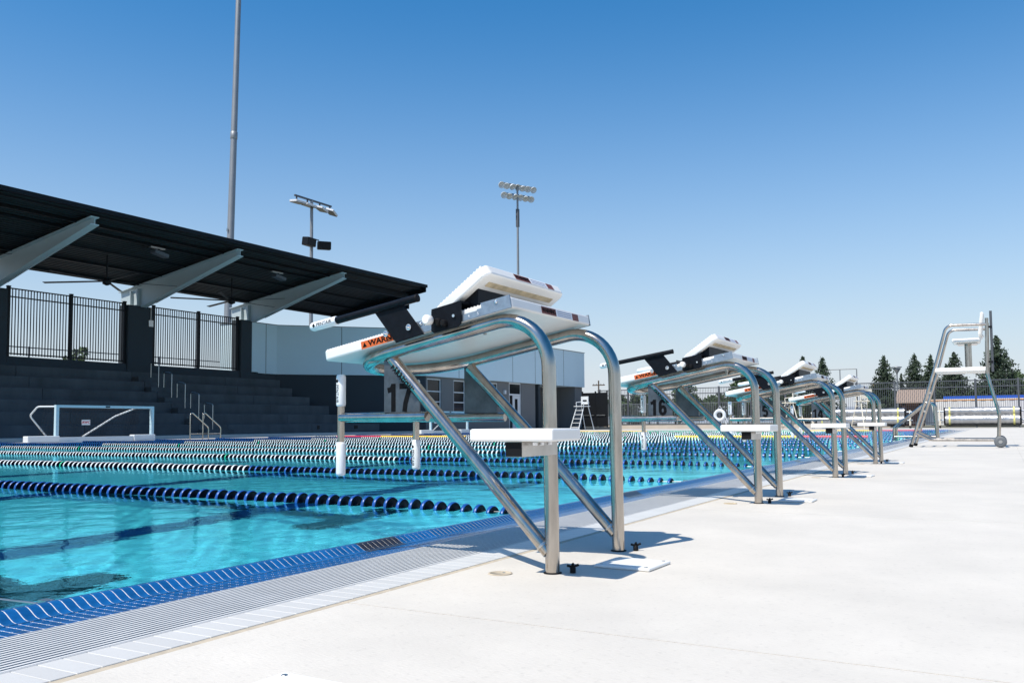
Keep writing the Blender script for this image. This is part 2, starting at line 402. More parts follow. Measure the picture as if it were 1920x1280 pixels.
PT = .0282
farlip = MB(); farflat = MB()
for k in range(-110, 1600):
    x = k*PT
    if x > EX1: break
    lane = abs((x+.014+1.25) % 2.5-1.25) < .125
    if -68 <= k < 12: obj('lip_tile', ltb if lane else lt, edge, (x, 0, 0))
    elif k < 560: lip(farlip, x, x+.0247, 0, 1 if lane else 0)
    for j in range(4):
        y = .6735+j*.0316
        if -62 <= k < 6: obj('gutter_tile', ft, edge, (x, y, 0))
        elif k < 360: farflat.box(x, x+.0247, y, y+.0284, -.010, -.0055)
lip(farlip, 560*PT, EX1)
farflat.box(360*PT, EX1, .6735, .798, -.010, -.0055)
tag(farlip.build('lip_tiles', ['blue_tile', 'black_tile'], edge), kind='stuff')
tag(farflat.build('gutter_tiles', 'blue_tile', edge), kind='stuff')
# rim at the far sides of the pool
b = MB(); b.box(PX0-.3, PX1+.35, PY1-.03, PY1+.05, -.15, .014); b.box(PX1-.02, PX1+.35, .9, PY1-.03, -.15, .012); b.build('far_rim', 'blue_tile', edge)

# ================================================================== STARTING BLOCKS
HW = .254
def zt(y): return .771-.180*(y-.13)               # centre height of the sloping frame rail
def make_block():
    t = thing('starting_block', '', 'starting block')
    yF = .815
    b = MB()
    b.tube(fillet([(-HW, 0, .004), (-HW, .008, zt(.008)), (-HW, yF, zt(yF)), (HW, yF, zt(yF)), (HW, .008, zt(.008)), (HW, 0, .004)], [.15, .235, .235, .15], 12), .0217, 20)
    b.build('frame', 'steel', t)
    for s in (-1, 1):
        b = MB(); b.tube([(s*HW, .012, .06), (s*HW, .30, .362), (s*(HW-.012), .60, .662)], .0205, 18); b.build('brace', 'steel', t)
    for s in (-1, 1):
        b = MB(); b.lathe([(.0275, 0.0004), (.0275, .003), (.0218, .0045)], (s*HW, 0, 0), seg=20); b.build('anchor_ring', 'black_rubber', t)
        b = MB(); b.lathe([(.0232, -.004), (.0238, 0), (.0232, .004)], (s*HW, .030, .080), (0, .69, .72), 18); b.build('weld', 'steel_dull', t)
        k = MB(); x = s*HW+.03; y = -.052
        k.lathe([(.009, 0.001), (.009, .015), (.006, .017), (.006, .021)], (x, y, 0), seg=12)
        k.tube([(x-.013, y+.012, .023), (x, y, .018), (x+.008, y-.016, .025)], .004, 8)
        k.tube([(x+.003, y+.004, .02), (x-.004, y-.003, .028)], .004, 8)
        k.build('clamp_knob', 'black_rubber', t)
    # platform, sloping down to the water
    hw = .288; y0, y1 = .118, .872; sl = math.atan(-.176)
    T = Matrix.Translation((0, y0, .834)) @ Matrix.Rotation(sl, 4, 'X')      # local y runs down the slope, top at z=0
    L = (y1-y0)/math.cos(sl)
    b = MB(); c = .02
    b.prism([(-hw, 0), (hw, 0), (hw, L-.014), (hw-.014, L), (-hw+.014, L), (-hw, L-.014)], 2, -.036, 0, 0, T)
    pf = b.build('platform', 'white_plastic', t, .006, 2)
    b = MB(); yy = .012
    while yy < L-.015:
        w_ = hw-.008
        b.prism([(yy, -.0005), (yy+.004, .0035), (yy+.006, .0035), (yy+.010, -.0005)], 0, -w_, w_, 0, T); yy += .012
    b.build('tread_ridges', 'white_plastic', pf)
    # galvanised rails with a slot, one on each side of the platform
    for s in (-1, 1):
        b = MB(); x0, x1 = (s*(hw+.0015), s*(hw+.006)); x0, x1 = min(x0, x1), max(x0, x1)
        b.box(x0, x1, .001, .360, -.036, -.016, 0, T)
        b.box(x0, x1, .001, .105, -.0159, .004, 0, T); b.box(x0, x1, .325, .360, -.0159, .004, 0, T)
        b.box(x0, x1, .1051, .122, -.0159, -.012, 0, T)
        rl = b.build('side_rail', 'galvanised', t)
        for yy in (.05, .338):
            q = MB(); q.lathe([(.006, 0), (.006, .003), (.003, .004)], T @ Vector((s*(hw+.006), yy, -.006)), (s, 0, 0), 10); q.build('bolt', 'chrome', rl)
        if s < 0:
            for i, ch in enumerate('2345'):
                p = T @ Vector((-(hw+.0065), .222-.034*i, -.026))
                text('print', ch, .013, 'label_white', p, T.to_3x3() @ Vector((0, -1, 0)), T.to_3x3() @ Vector((0, 0, 1)), rl, extrude=.0002)
    # track-start wedge
    wt_ = Vector((0, .225, .948)); wb = Vector((0, .405, .822)); du = (wb-wt_).normalized(); ln = (wb-wt_).length
    nn = Vector((1, 0, 0)).cross(du); nn = nn if nn.z > 0 else -nn
    Tw = Matrix(((1, 0, 0, 0), (0, du.y, nn.y, wt_.y), (0, du.z, nn.z, wt_.z), (0, 0, 0, 1)))
    fw = .275
    b = MB(); b.prism([(-fw+.02, 0), (fw-.02, 0), (fw, .02), (fw, ln), (-fw, ln), (-fw, .02)], 2, -.038, 0, 0, Tw)
    wd = b.build('wedge', 'white_plastic', t, .007, 2)
    b = MB(); yy = .012
    while yy < ln-.012:
        b.prism([(yy, -.0005), (yy+.004, .004), (yy+.007, .004), (yy+.011, -.0005)], 0, -fw+.008, fw-.008, 0, Tw); yy += .014
    b.build('tread_ridges', 'white_plastic', wd)
    b = MB(); b.box(-fw+.05, fw-.05, .035, .055, -.0405, -.0376, 0, Tw); b.build('foam_strip', 'stain_tan', wd)
    # wedge carriage: gussets, cross plate, side clamps, release knob
    for s in (-1, 1):
        x = s*.24
        b = MB(); b.prism([(.395, .800), (.262, .822), (.262, .891), (.285, .888)], 0, x-.003, x+.003); b.build('gusset', 'black_powder', t)
        b = MB(); xa, xb = sorted((s*(hw+.009), s*(hw+.015)))
        b.prism([(.402, .806), (.290, .826), (.290, .760), (.302, .750), (.392, .735), (.402, .742)], 0, xa, xb)
        cl = b.build('clamp_plate', 'black_powder', t)
        q = MB(); xa, xb = sorted((s*.236, s*(hw+.014))); q.prism([(.402, .8065), (.402, .812), (.290, .832), (.290, .8265)], 0, xa, xb); q.build('clamp_flange', 'black_powder', cl)
        for (yy, zz, rr) in ((.372, .768, .013), (.350, .764, .011)):
            q = MB(); q.lathe([(rr, 0), (rr, .012), (rr*.7, .016)], (s*(hw+.015), yy, zz), (s, 0, 0), 12); q.build('boss', 'black_rubber', cl)
        q = MB(); q.lathe([(.005, 0), (.005, .006)], (s*(hw+.015), .314, .785), (s, 0, 0), 8); q.build('bolt', 'chrome', cl)
        for yy in (.385, .345):
            q = MB(); q.lathe([(.005, 0), (.005, .004), (.003, .006)], (s*(hw-.01), yy, .8155+(.385-yy)*.177), (0, 0, 1), 8); q.build('bolt', 'chrome', cl)
    b = MB(); b.prism([(.262, .819), (.266, .819), (.266, .890), (.262, .890)], 0, -.237, .237); b.build('cross_plate', 'black_powder', t)
    b = MB(); b.tube([(-(hw+.016), .385, .772), (-(hw+.05), .385, .772)], .009, 12); kb = b.build('knob_shaft', 'black_rubber', t)
    b = MB(); b.lathe([(.012, 0), (.0165, .004), (.0165, .022), (.012, .027)], (-(hw+.046), .385, .772), (-1, 0, 0), 16); b.build('knob', 'white_plastic', t)
    b = MB(); b.tube([(-.2, .47, .806), (.2, .47, .806)], .004, 6); b.build('release_rod', 'black_powder', t)
    # side handles
    for s in (-1, 1):
        xa, xb = sorted((s*(hw+.008), s*(hw+.013)))
        b = MB(); b.prism([(.634, .818), (.520, .842), (.432, .735), (.545, .712)], 0, xa, xb)
        hb = b.build('handle_bracket', 'black_powder', t, .0015, 1)
        for (yy, zz) in ((.585, .744), (.492, .760)):
            q = MB(); q.lathe([(.0105, 0), (.0105, .003)], (s*(hw+.013), yy, zz), (s, 0, 0), 14); q.lathe([(.007, .003), (.007, .008), (.004, .011)], (s*(hw+.013), yy, zz), (s, 0, 0), 6, 0, False); q.build('bolt', 'chrome', hb)
        x = s*(hw+.014)
        p0, p1 = Vector((x, .908, .785)), Vector((x, .458, .853)); dv = (p1-p0).normalized()
        b = MB(); b.tube([p0+dv*.02, p1], .0128, 14); br = b.build('handle_bar', 'black_powder', t)
        b = MB(); b.lathe([(.006, -.004), (.0125, .001), (.0158, .008), (.0158, .112), (.0145, .116)], p0, dv, 16); gp = b.build('grip', 'grip_white', t)
        b = MB(); b.lathe([(.0134, -.002), (.0134, .003), (.010, .004)], p1, dv, 14); b.build('end_cap', 'black_rubber', br)
        if s < 0:
            text('print', 'PENTAIR', .0175, 'black_print', p0+dv*.068+Vector((-.0161, 0, 0)), (0, -abs(dv.y), abs(dv.z)), (0, dv.z, abs(dv.y)), gp, extrude=.0002)
            c0 = p0+dv*.022+Vector((-.0161, 0, 0)); q = MB(); q.prism([(c0.y-.006, c0.z), (c0.y, c0.z-.008), (c0.y+.006, c0.z), (c0.y, c0.z+.008)], 0, c0.x-.0003, c0.x); q.build('print', 'black_print', gp)
    # lane number plates in the plane of the braces
    for s in (-1, 1):
        x = s*(HW-.004)
        b = MB(); b.prism([(.630, .484), (.484, .484), (.484, .522), (.630, .668)], 0, x-.0025, x+.0025); b.build('number_plate', 'plate_steel', t)
    # backstroke bar and grips
    hx, hy, hz = .224, .842, .470
    b = MB(); b.tube(fillet([(-HW, .452, hz), (-hx, hy-.01, hz), (-hx, hy, hz)], 0), .0165, 14)
    b.tube([(HW, .452, hz), (hx, hy, hz)], .0165, 14); b.tube([(-hx, hy-.006, hz-.001), (hx, hy-.006, hz-.001)], .0155, 14)
    b.build('backstroke_bar', 'steel', t)
    for s in (-1, 1):
        x = s*hx
        b = MB(); b.tube([(x, hy, .30), (x, hy, .59)], .0128, 14); b.build('grip_post', 'steel', t)
        for (za, zb) in ((.508, .622), (.268, .386)):
            b = MB(); b.lathe([(.011, 0), (.0155, .004), (.0165, .01), (.0165, zb-za-.008), (.0145, zb-za-.002), (.01, zb-za)], (x, hy, za), seg=16); gp = b.build('grip', 'grip_white', t)
            if za > .4 or s > 0:
                text('print', 'PENTAIR', .0165, 'black_print', (x-.0168, hy+.004, za+.046), (0, 0, -1), (0, -1, 0), gp, extrude=.0002)
                q = MB(); zc = za+.09; q.prism([(hy+.004-.006, zc), (hy+.004, zc-.007), (hy+.010, zc), (hy+.004, zc+.007)], 0, x-.0171, x-.0167); q.build('print', 'black_print', gp)
    # side step on its bracket
    b = MB(); b.box(-.502, -.322, -.130, .134, .395, .430); b.build('step', 'white_plastic', t, .006, 2)
    b = MB(); b.box(-.484, -HW-.012, -.026, .026, .352, .394); b.box(-.45, -.30, -.06, .06, .3915, .3948); st = b.build('step_bracket', 'steel_dull', t)
    b = MB(); b.box(-.487, -.4841, -.0245, .0245, .3535, .3925); b.build('end_plug', 'black_rubber', st)
    for x in (-.44, -.40, -.35):
        q = MB(); q.lathe([(.008, 0), (.008, .008)], (x, -.042, .383), seg=6, sm=False); q.build('bolt', 'chrome', st)
    # fasteners hanging under the platform
    for (x, yy) in ((-.20, .31), (-.17, .29), (.22, .30)):
        p = T @ Vector((x, yy-y0, -.036)); q = MB(); q.lathe([(.012, -.014), (.012, 0)], p, seg=10); q.lathe([(.006, -.034), (.006, -.014)], p, seg=8); q.build('bolt', 'steel_dull', t)
    # warning labels
    def lab(parent, Tm, ya, yb, za, zb, xs_, m):     # strips on the rear edge, facing the deck
        q = MB(); q.box(xs_[0], xs_[1], ya, yb, za, zb, 0, Tm); return q.build('label', m, parent)
    for Tm, par, off in ((T, pf, 0), (Tw, wd, .12)):
        e = -.0006
        lab(par, Tm, e-.0004, e, -.032, -.008, (-.13+.04, -.005+.02), 'warn_brown'); lab(par, Tm, e-.0004, e, -.032, -.008, (.016, .14), 'label_white'); lab(par, Tm, e-.0004, e, -.032, -.008, (.141, .19), 'warn_brown')
        R3 = Tm.to_3x3()
        text('print', 'WARNING', .020, 'black_print', Tm @ Vector((-.038, e-.001, -.020)), (1, 0, 0), R3 @ Vector((0, 0, 1)), par, extrude=.0002, bold=.0006)
        for zz in (-.013, -.020, -.027):
            q = MB(); q.box(.024, .132, e-.0007, e-.0004, zz-.0012, zz+.0012, 0, Tm); q.build('print', 'print_grey', par)
    q = MB(); ya = (.703-y0)/math.cos(sl); q.box(-hw-.0005, -hw-.0001, ya-.19, ya, -.033, -.007, 0, T); q.build('label', 'warn_orange', pf)
    R3 = T.to_3x3()
    text('print', 'WARNING', .026, 'black_print', T @ Vector((-hw-.0008, ya-.110, -.020)), R3 @ Vector((0, -1, 0)), R3 @ Vector((0, 0, 1)), pf, extrude=.0002, bold=.0008, sx=1.25)
    q = MB(); q.prism([(ya-.006, -.028), (ya-.024, -.028), (ya-.015, -.012)], 0, -hw-.0009, -hw-.0005, 0, T); q.build('print', 'black_print', pf)
    # maker's name along the near brace
    d = Vector((0, -.30, -.30)).normalized(); p = Vector((-HW-.0211+.004, .545, .604))
    text('print', 'PARAGON', .021, 'black_print', p+Vector((-.004, -.002, -.006)), d, (0, -.707, .707), t, extrude=.0004, bold=.0010, spacing=1.15)
    return t

def ribbon(mb, pts, w, x):
    """flat stroke of width w along 2-D points (y, z), facing -X, at depth x"""
    pts = [Vector(p) for p in pts]; n = len(pts); L_ = []; R_ = []
    for i in range(n):
        d = (pts[min(n-1, i+1)]-pts[max(0, i-1)]).normalized(); q = Vector((-d.y, d.x))*w/2
        L_.append(pts[i]+q); R_.append(pts[i]-q)
    vs_ = [(x, p.x, p.y) for p in L_]+[(x, p.x, p.y) for p in R_]
    mb.add(vs_, [(i, i+1, n+i+1, n+i) for i in range(n-1)])
def digit(mb, ch, y0, z0, W, H, w, x):
    """bold condensed figure; u runs to the right as read from the -X side (towards -Y)"""
    P = lambda u, v: (y0-u*W, z0+v*H)
    arc = lambda cu, cv, ru, rv, a0, a1, n=14: [P(cu+ru*math.cos(math.radians(a0+(a1-a0)*i/n)), cv+rv*math.sin(math.radians(a0+(a1-a0)*i/n))) for i in range(n+1)]
    hw_, hh = w/W/2, w/H/2; S_ = []
    if ch == '1': S_ = [[P(.62, 0), P(.62, 1)], [P(.14, .76), P(.45, .80), P(.60, .93)]]
    if ch == '7': S_ = [[P(.0, 1-hh), P(1.0, 1-hh)], [P(.92, 1-hh), P(.70, .62), P(.50, .30), P(.42, 0)]]
    if ch == '4': S_ = [[P(.76, 0), P(.76, 1)], [P(.0, .24), P(1.05, .24)], [P(.68, .98), P(.10, .26)]]
    if ch == '5': S_ = [[P(.16, 1-hh), P(.94, 1-hh)], [P(.26, 1), P(.16, .50)], arc(.5, .33, .5-hw_, .33-hh, 140, -150)]
    if ch == '6': S_ = [arc(.5, .32, .5-hw_, .32-hh, 0, 360, 22), [P(hw_, .34)]+arc(.5, .70, .5-hw_, .30-hh, 180, 20)]
    for i, st in enumerate(S_): ribbon(mb, st, w if i == 0 or ch != '6' else w, x-.0001*i)
def add_number(t, s_):
    b = MB(); W, H, w = .050, .094, .0185
    for i, ch in enumerate(s_): digit(b, ch, .622-i*.056, .487, W, H, w, -HW+.004-.0030)
    b.build('lane_number', 'black_print', t)
proto = make_block()
blocks = [proto]+[copy_tree(proto) for _ in range(3)]
BL = ['large stainless steel starting block with number 17, nearest the camera', 'stainless steel starting block with number 16, second from the camera',
      'stainless steel starting block with number 15, third in the row', 'stainless steel starting block with number 14, farthest of the row']
for i, t in enumerate(blocks):
    t.location = (2.5*i, 0, 0); tag(t, BL[i], 'starting block', 'starting blocks along the pool edge'); add_number(t, str(17-i))
# white cover plates and round sleeve caps let into the deck beside each block
CP = ['white plastic cover plate partly shaded by the nearest block', 'white plastic cover plate behind the second block from the camera', 'white plastic cover plate behind the third block of the row', 'white plastic cover plate behind the farthest block']
for i in range(-1, 4):
    b = MB(); b.box(-.088, .088, -.092, .092, .0005, .010)
    o = b.build('cover_plate', 'white_plastic', None, .004, 2)
    for (sx_, sy_) in ((-1, -1), (1, -1), (-1, 1), (1, 1)):
        q = MB(); q.lathe([(.006, 0), (.005, .001)], (sx_*.07, sy_*.074, .0101), seg=10); q.build('screw', 'steel_dull', o)
    o.location = (2.5*i-.018 if i >= 0 else -1.512, -.16 if i >= 0 else -.150, 0); o.rotation_euler = (0, 0, random.uniform(-.05, .05))
    tag(o, CP[i] if i >= 0 else 'white plastic cover plate cut off by the bottom edge of the picture', 'cover plate', 'cover plates on the deck')
for i in range(4):
    b = MB(); b.lathe([(.036, .0006), (.036, .0026), (.030, .003), (.030, .0022), (0, .0024)], (0, 0, 0), seg=20)
    o = b.build('sleeve_cap', 'caulk' if i != 1 else 'stain_tan'); o.location = (2.5*i-.332, .135, 0)
    q = MB(); q.lathe([(.005, 0), (.005, .0012)], (.008, -.008, .0022), seg=8); q.build('screw', 'steel_dull', o)
    tag(o, ['round metal cap in the deck beside the nearest block', 'brownish round cap in the deck beside the second block', 'round metal cap in the deck beside the third block', 'round metal cap in the deck beside the farthest block'][i], 'deck cap', 'round caps in the deck')

# ================================================================== LANE ROPES
def float_mesh(col):
    b = MB(); L, r, n = .019, .057, 18
    b.lathe([(r-.0035, -.0005), (r, .003), (r, L-.002), (r-.003, L)], (0, 0, 0), (0, 1, 0), n, 0)
    b.f = [f for f in b.f if len(f) < n]; b.m = b.m[:len(b.f)]; b.s = b.s[:len(b.f)]
    b.lathe([(.0, .006), (.010, -.010), (.014, -.004), (r-.008, .0015), (r-.0035, -.0003)], (0, 0, 0), (0, 1, 0), n, 1, False)
    b.lathe([(r-.003, L), (.030, L+.012), (.012, L+.016)], (0, 0, 0), (0, 1, 0), n, 1)
    return b.mesh('float', ['float_'+col, 'float_core'])
FM = {c: float_mesh(c) for c in ('blue', 'white', 'green', 'yellow', 'red')}
def far_float(mb, x, y, mi, L=.021):
    n, r = 12, .057
    vs_ = [(x+r*math.cos(2*PI*k/n), y, -.002+r*math.sin(2*PI*k/n)) for k in range(n)]+[(x+r*math.cos(2*PI*k/n), y+L, -.002+r*math.sin(2*PI*k/n)) for k in range(n)]
    mb.add(vs_, [(k, (k+1) % n, n+(k+1) % n, n+k) for k in range(n)], mi, True)
    rr = r-.003
    mb.add([(x+rr*math.cos(2*PI*k/n), y-.0005, -.002+rr*math.sin(2*PI*k/n)) for k in range(n)], [tuple(range(n))], 5)
COLS = ['blue', 'white', 'green', 'yellow', 'red']
def colour(k, y):
    if k == 9:
        return 'white' if y > 21.6 else 'red' if y > 19.4 else 'yellow' if y > 15.6 else 'white' if y > 7.8 else 'yellow' if y > 4.0 else 'red' if y > 2.1 else 'blue'
    if k == 16:
        return 'red' if y > 19.3 else 'yellow' if y > 15.3 else 'green' if y > 7.6 else 'yellow' if y > 4.1 else 'red' if y > 2.0 else 'blue'
    if y < 5.42 or y > 18.3: return 'blue'
    if k in (12, 13, 14) : return 'green' if int(y/.081) % 4 == 0 else 'white'
    for c0 in (8.45, 15.5):
        if abs(y-c0) < .041: return 'green'
    return 'white'
PITCH = .081
ORD = ['first', 'second', 'third', 'fourth', 'fifth', 'sixth', 'seventh', 'eighth', 'ninth', 'tenth', 'eleventh', 'twelfth', 'thirteenth', 'fourteenth', 'fifteenth', 'sixteenth', 'seventeenth', 'eighteenth']
RL = {-1: 'lane rope at the lower left corner, closest to the camera', 0: 'lane rope of dark blue floats meeting the edge between blocks 17 and 16',
      1: 'lane rope of blue then white floats meeting the edge between blocks 16 and 15', 2: 'lane rope meeting the edge between blocks 15 and 14',
      9: 'lane rope with red and yellow end sections in mid pool', 16: 'lane rope with yellow, green and red sections at the far end of the pool'}
for k in range(-1, 17):
    x = 1.25+2.5*k
    t = thing('lane_rope', RL.get(k, ORD[k+1]+' lane rope across the pool counted from the camera' if k >= 0 else ''), 'lane rope', (x, 0, 0), 0, 'floating lane ropes across the pool')
    cb = MB(); cb.tube([(0, PY0-.004, .004), (0, 1.2, -.004), (0, PY1-.03, -.004)], .004, 6); cb.build('cable', 'steel_dull', t)
    q = MB(); q.box(-.012, .012, PY0-.002, PY0+.03, -.012, .016); q.build('hook', 'steel_dull', t)
    y = PY0+(.12 if k >= 0 else .25); ff = MB(); y1 = 19.5 if k <= 2 else PY1-.15
    while y < PY1-.15:
        c = colour(k, y)
        dip = -.030*max(0, 1-(y-PY0)/.9)-(.034 if k < 0 else 0)
        if k <= 2 and y < (18.9 if k > 0 else 8.5): 
            o = obj('float', FM[c], t, (random.uniform(-.004, .004), y, -.004+dip+random.uniform(-.003, .003))); o.rotation_euler = (random.uniform(-.06, .06), random.uniform(0, 6), random.uniform(-.06, .06))
        else: far_float(ff, random.uniform(-.004, .004), y, COLS.index(c), .078 if k in (9, 16) and c in ('red', 'yellow') else .045 if k == 16 else .021)
        y += PITCH+random.uniform(-.0025, .0025)
    if ff.v: tag(ff.build('floats', ['float_'+c for c in COLS]+['float_core'], t), kind='stuff')

# ================================================================== STANDS AND CANOPY ON THE FAR SIDE
ROWZ = [.10, .545, 1.04, 1.53, 2.02, 2.52, 3.01]; ROWY = [29.37, 30.27, 31.18, 32.09, 33.00, 33.91]
BX0, BX1 = 2.0, 33.4; AX0, AX1 = 23.7, 25.3
bl = thing('bleachers', 'stepped concrete spectator bleachers in the shade below the canopy', 'bleachers', (0, 0, 0))
for n in range(6):
    y1 = 34.0
    for (xa, xb) in ((BX0, AX0), (AX1, BX1 if n else 36.3)):
        if n >= 4 and xa == AX1: xb = BX1-.2
        if n in (1, 2, 3) and xa == AX1: xb = 33.6+(3-n)*.55
        # each row is cast in bays with a fine joint
        L = xb-xa; m = max(1, round(L/5.2))
        for i in range(m):
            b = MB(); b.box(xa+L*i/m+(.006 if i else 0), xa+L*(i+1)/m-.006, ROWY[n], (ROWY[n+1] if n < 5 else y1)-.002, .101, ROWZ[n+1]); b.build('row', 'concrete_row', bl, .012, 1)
    # aisle: two steps to each row
    b = MB(); h = (ROWZ[n+1]-ROWZ[n]); b.box(AX0+.004, AX1-.004, ROWY[n]-.45, ROWY[n]-.002, .101, ROWZ[n]+h*.5); b.build('stair', 'concrete_row', bl)
    b = MB(); b.box(AX0+.004, AX1-.004, ROWY[n], (ROWY[n+1]-.452 if n < 5 else y1), .101, ROWZ[n+1]); b.build('stair', 'concrete_row', bl)
for (x, w_) in ((31.2, .16), (34.1, .28)):
    b = MB(); b.box(x, x+w_, ROWY[0]-.02, ROWY[0]-.001, .28, .46); b.build('outlet_cover', 'fence_black', bl)
HL = ['grey steel handrail on the lowest bleacher step', 'grey steel handrail second from the bottom of the bleacher stair', 'grey steel handrail halfway up the bleacher stair', 'grey steel handrail second from the top of the bleacher stair', 'grey steel handrail at the top of the bleacher stair']
for n in range(5):
    y = ROWY[n]+.25; z = ROWZ[n+1]; b = MB(); x = 24.45
    b.tube(fillet([(x, y-.24, z-.24), (x, y-.24, z+.90), (x, y+.30, z+.98), (x, y+.30, z-.002)], .09, 5), .021, 8)
    tag(b.build('handrail', 'steel_dull'), HL[n], 'handrail', 'handrails up the bleacher stair')
# back wall of the stands: low parapet, pillars
bw = thing('stand_wall', 'dark painted wall with square pillars behind the bleachers', 'wall')
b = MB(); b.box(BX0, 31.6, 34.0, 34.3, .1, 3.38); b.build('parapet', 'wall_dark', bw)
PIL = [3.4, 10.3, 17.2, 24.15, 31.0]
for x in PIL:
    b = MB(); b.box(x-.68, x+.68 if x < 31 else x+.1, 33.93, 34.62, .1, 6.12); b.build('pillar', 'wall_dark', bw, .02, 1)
b = MB(); b.box(24.55, 24.80, 33.88, 33.929, 5.2, 5.5); b.build('junction_box', 'steel_dull', bw)
b = MB(); b.tube([(24.67, 33.9, 5.5), (24.67, 33.9, 6.1)], .02, 6); b.build('conduit', 'steel_dull', bw)
# picket fences between the pillars
PK = MB().box(-.016, .016, -.016, .016, 0, 2.76).mesh('picket', 'fence_black')
FL = ['black steel picket fence panel at the far left, cut by the picture edge', 'black steel picket fence panel above the bleachers, left of the middle pillar', 'black steel picket fence panel above the bleachers, right of the middle pillar']
for i, (xa, xb) in enumerate(((11.0, 16.5), (17.95, 23.45), (24.93, 30.28))):
    t = thing('picket_fence', FL[i], 'fence', (0, 34.12, 3.44), 0, 'fence panels between the pillars')
    for z, h in ((.06, .05), (2.40, .05), (2.74, .05)):
        b = MB(); b.box(xa, xb, -.02, .02, z-h/2, z+h/2); b.build('rail', 'fence_black', t)
    for x in (xa+.05, (xa+xb)/2+.05, xb-.05):
        b = MB(); b.box(x-.06, x+.06, -.06, .06, -.06, 2.80); b.prism([(x-.07, -.07), (x+.07, -.07), (x+.07, .07), (x-.07, .07)], 2, 2.80, 2.84); b.build('post', 'fence_black', t)
    x = xa+.22
    while x < xb-.1:
        if abs(x-(xa+xb)/2-.05) > .08: obj('picket', PK, t, (x, 0, 0))
        x += .131
# a rail and low post standing behind the fences, on the walkway beyond
t = thing('walkway_rail', 'thin dark railing seen through the picket fences', 'railing', (0, 40, 0))
for z in (4.0, 4.35):
    b = MB(); b.box(10, 38, -.02, .02, z-.025, z+.025); b.build('rail', 'fence_grey', t)
for i in range(12):
    b = MB(); b.box(10+2.5*i-.03, 10+2.5*i+.03, -.03, .03, 2.9, 4.40); b.build('post', 'fence_grey', t)
b = MB(); b.box(2, 40, 37, 44, .1, 2.9); tag(b.build('walkway', 'deck_far'), kind='structure')

# canopy
cn = thing('shade_canopy', 'dark metal shade canopy carried on pale tapered steel beams', 'canopy')
RF = (27.15, 8.36); RBk = (34.35, 7.16); CX0, CX1 = -4.0, 37.85
sl_ = (RBk[1]-RF[1])/(RBk[0]-RF[0])
rz = lambda y: RF[1]+sl_*(y-RF[0])
b = MB(); b.prism([(RF[0]+.1, rz(RF[0]+.1)-.02), (RBk[0]-.05, rz(RBk[0]-.05)-.02), (RBk[0]-.05, rz(RBk[0]-.05)+.03), (RF[0]+.1, rz(RF[0]+.1)+.03)], 0, CX0, CX1-.08); b.build('roof_sheet', 'roof_dark', cn)
b = MB(); y = RF[0]+.12                     # standing ribs of the roof deck, seen from below, run along the canopy
while y < RBk[0]-.15:
    b.prism([(y, rz(y)-.021), (y+.02, rz(y)-.062), (y+.075, rz(y)-.066), (y+.095, rz(y)-.024)], 0, CX0, CX1-.09); y += .19
tag(b.build('deck_ribs', 'roof_deck', cn), kind='stuff')
b = MB(); b.box(CX0, CX1, RF[0], RF[0]+.095, RF[1]-.10, RF[1]+.06); b.build('front_fascia', 'roof_dark', cn)
b = MB(); b.box(CX0, CX1, RBk[0]-.045, RBk[0]+.03, RBk[1]-.06, RBk[1]+.07); b.build('back_fascia', 'roof_dark', cn)
b = MB(); b.prism([(RF[0]+.1, rz(RF[0]+.1)+.05), (RF[0]+.1, rz(RF[0])-.34), (RBk[0]-.05, rz(RBk[0])-.30), (RBk[0]-.05, rz(RBk[0])+.05)], 0, CX1-.075, CX1); b.build('end_fascia', 'roof_dark', cn)
for y in (27.5, 29.1, 30.7, 32.3, 33.9):    # shallow purlins over the beams
    z = rz(y)-.066; q = MB(); q.box(CX0, CX1-.08, y, y+.06, z-.085, z); q.build('purlin', 'roof_dark', cn)
ends = [CX0]+PIL+[CX1-.08]
for i in range(len(ends)-1):                  # deep channel framed between the beams near their tips
    xa, xb = ends[i]+.02, ends[i+1]-.02; y = 28.35; last = i == len(ends)-2; z = rz(y)-(.16 if last else .07); dp = .34 if last else .11
    q = MB(); q.box(xa, xb, y, y+.02, z-dp, z); pr = q.build('edge_channel', 'roof_dark', cn)
    q = MB(); q.box(xa, xb, y-.09, y-.0005, z-dp, z-dp+.02); q.build('flange', 'roof_dark', pr)
    if i == len(ends)-2:
        q = MB(); q.box(xb-.02, xb, y+.021, 33.9, rz(31)-.44-.16, rz(31)-.16); q.build('end_channel', 'roof_dark', cn)
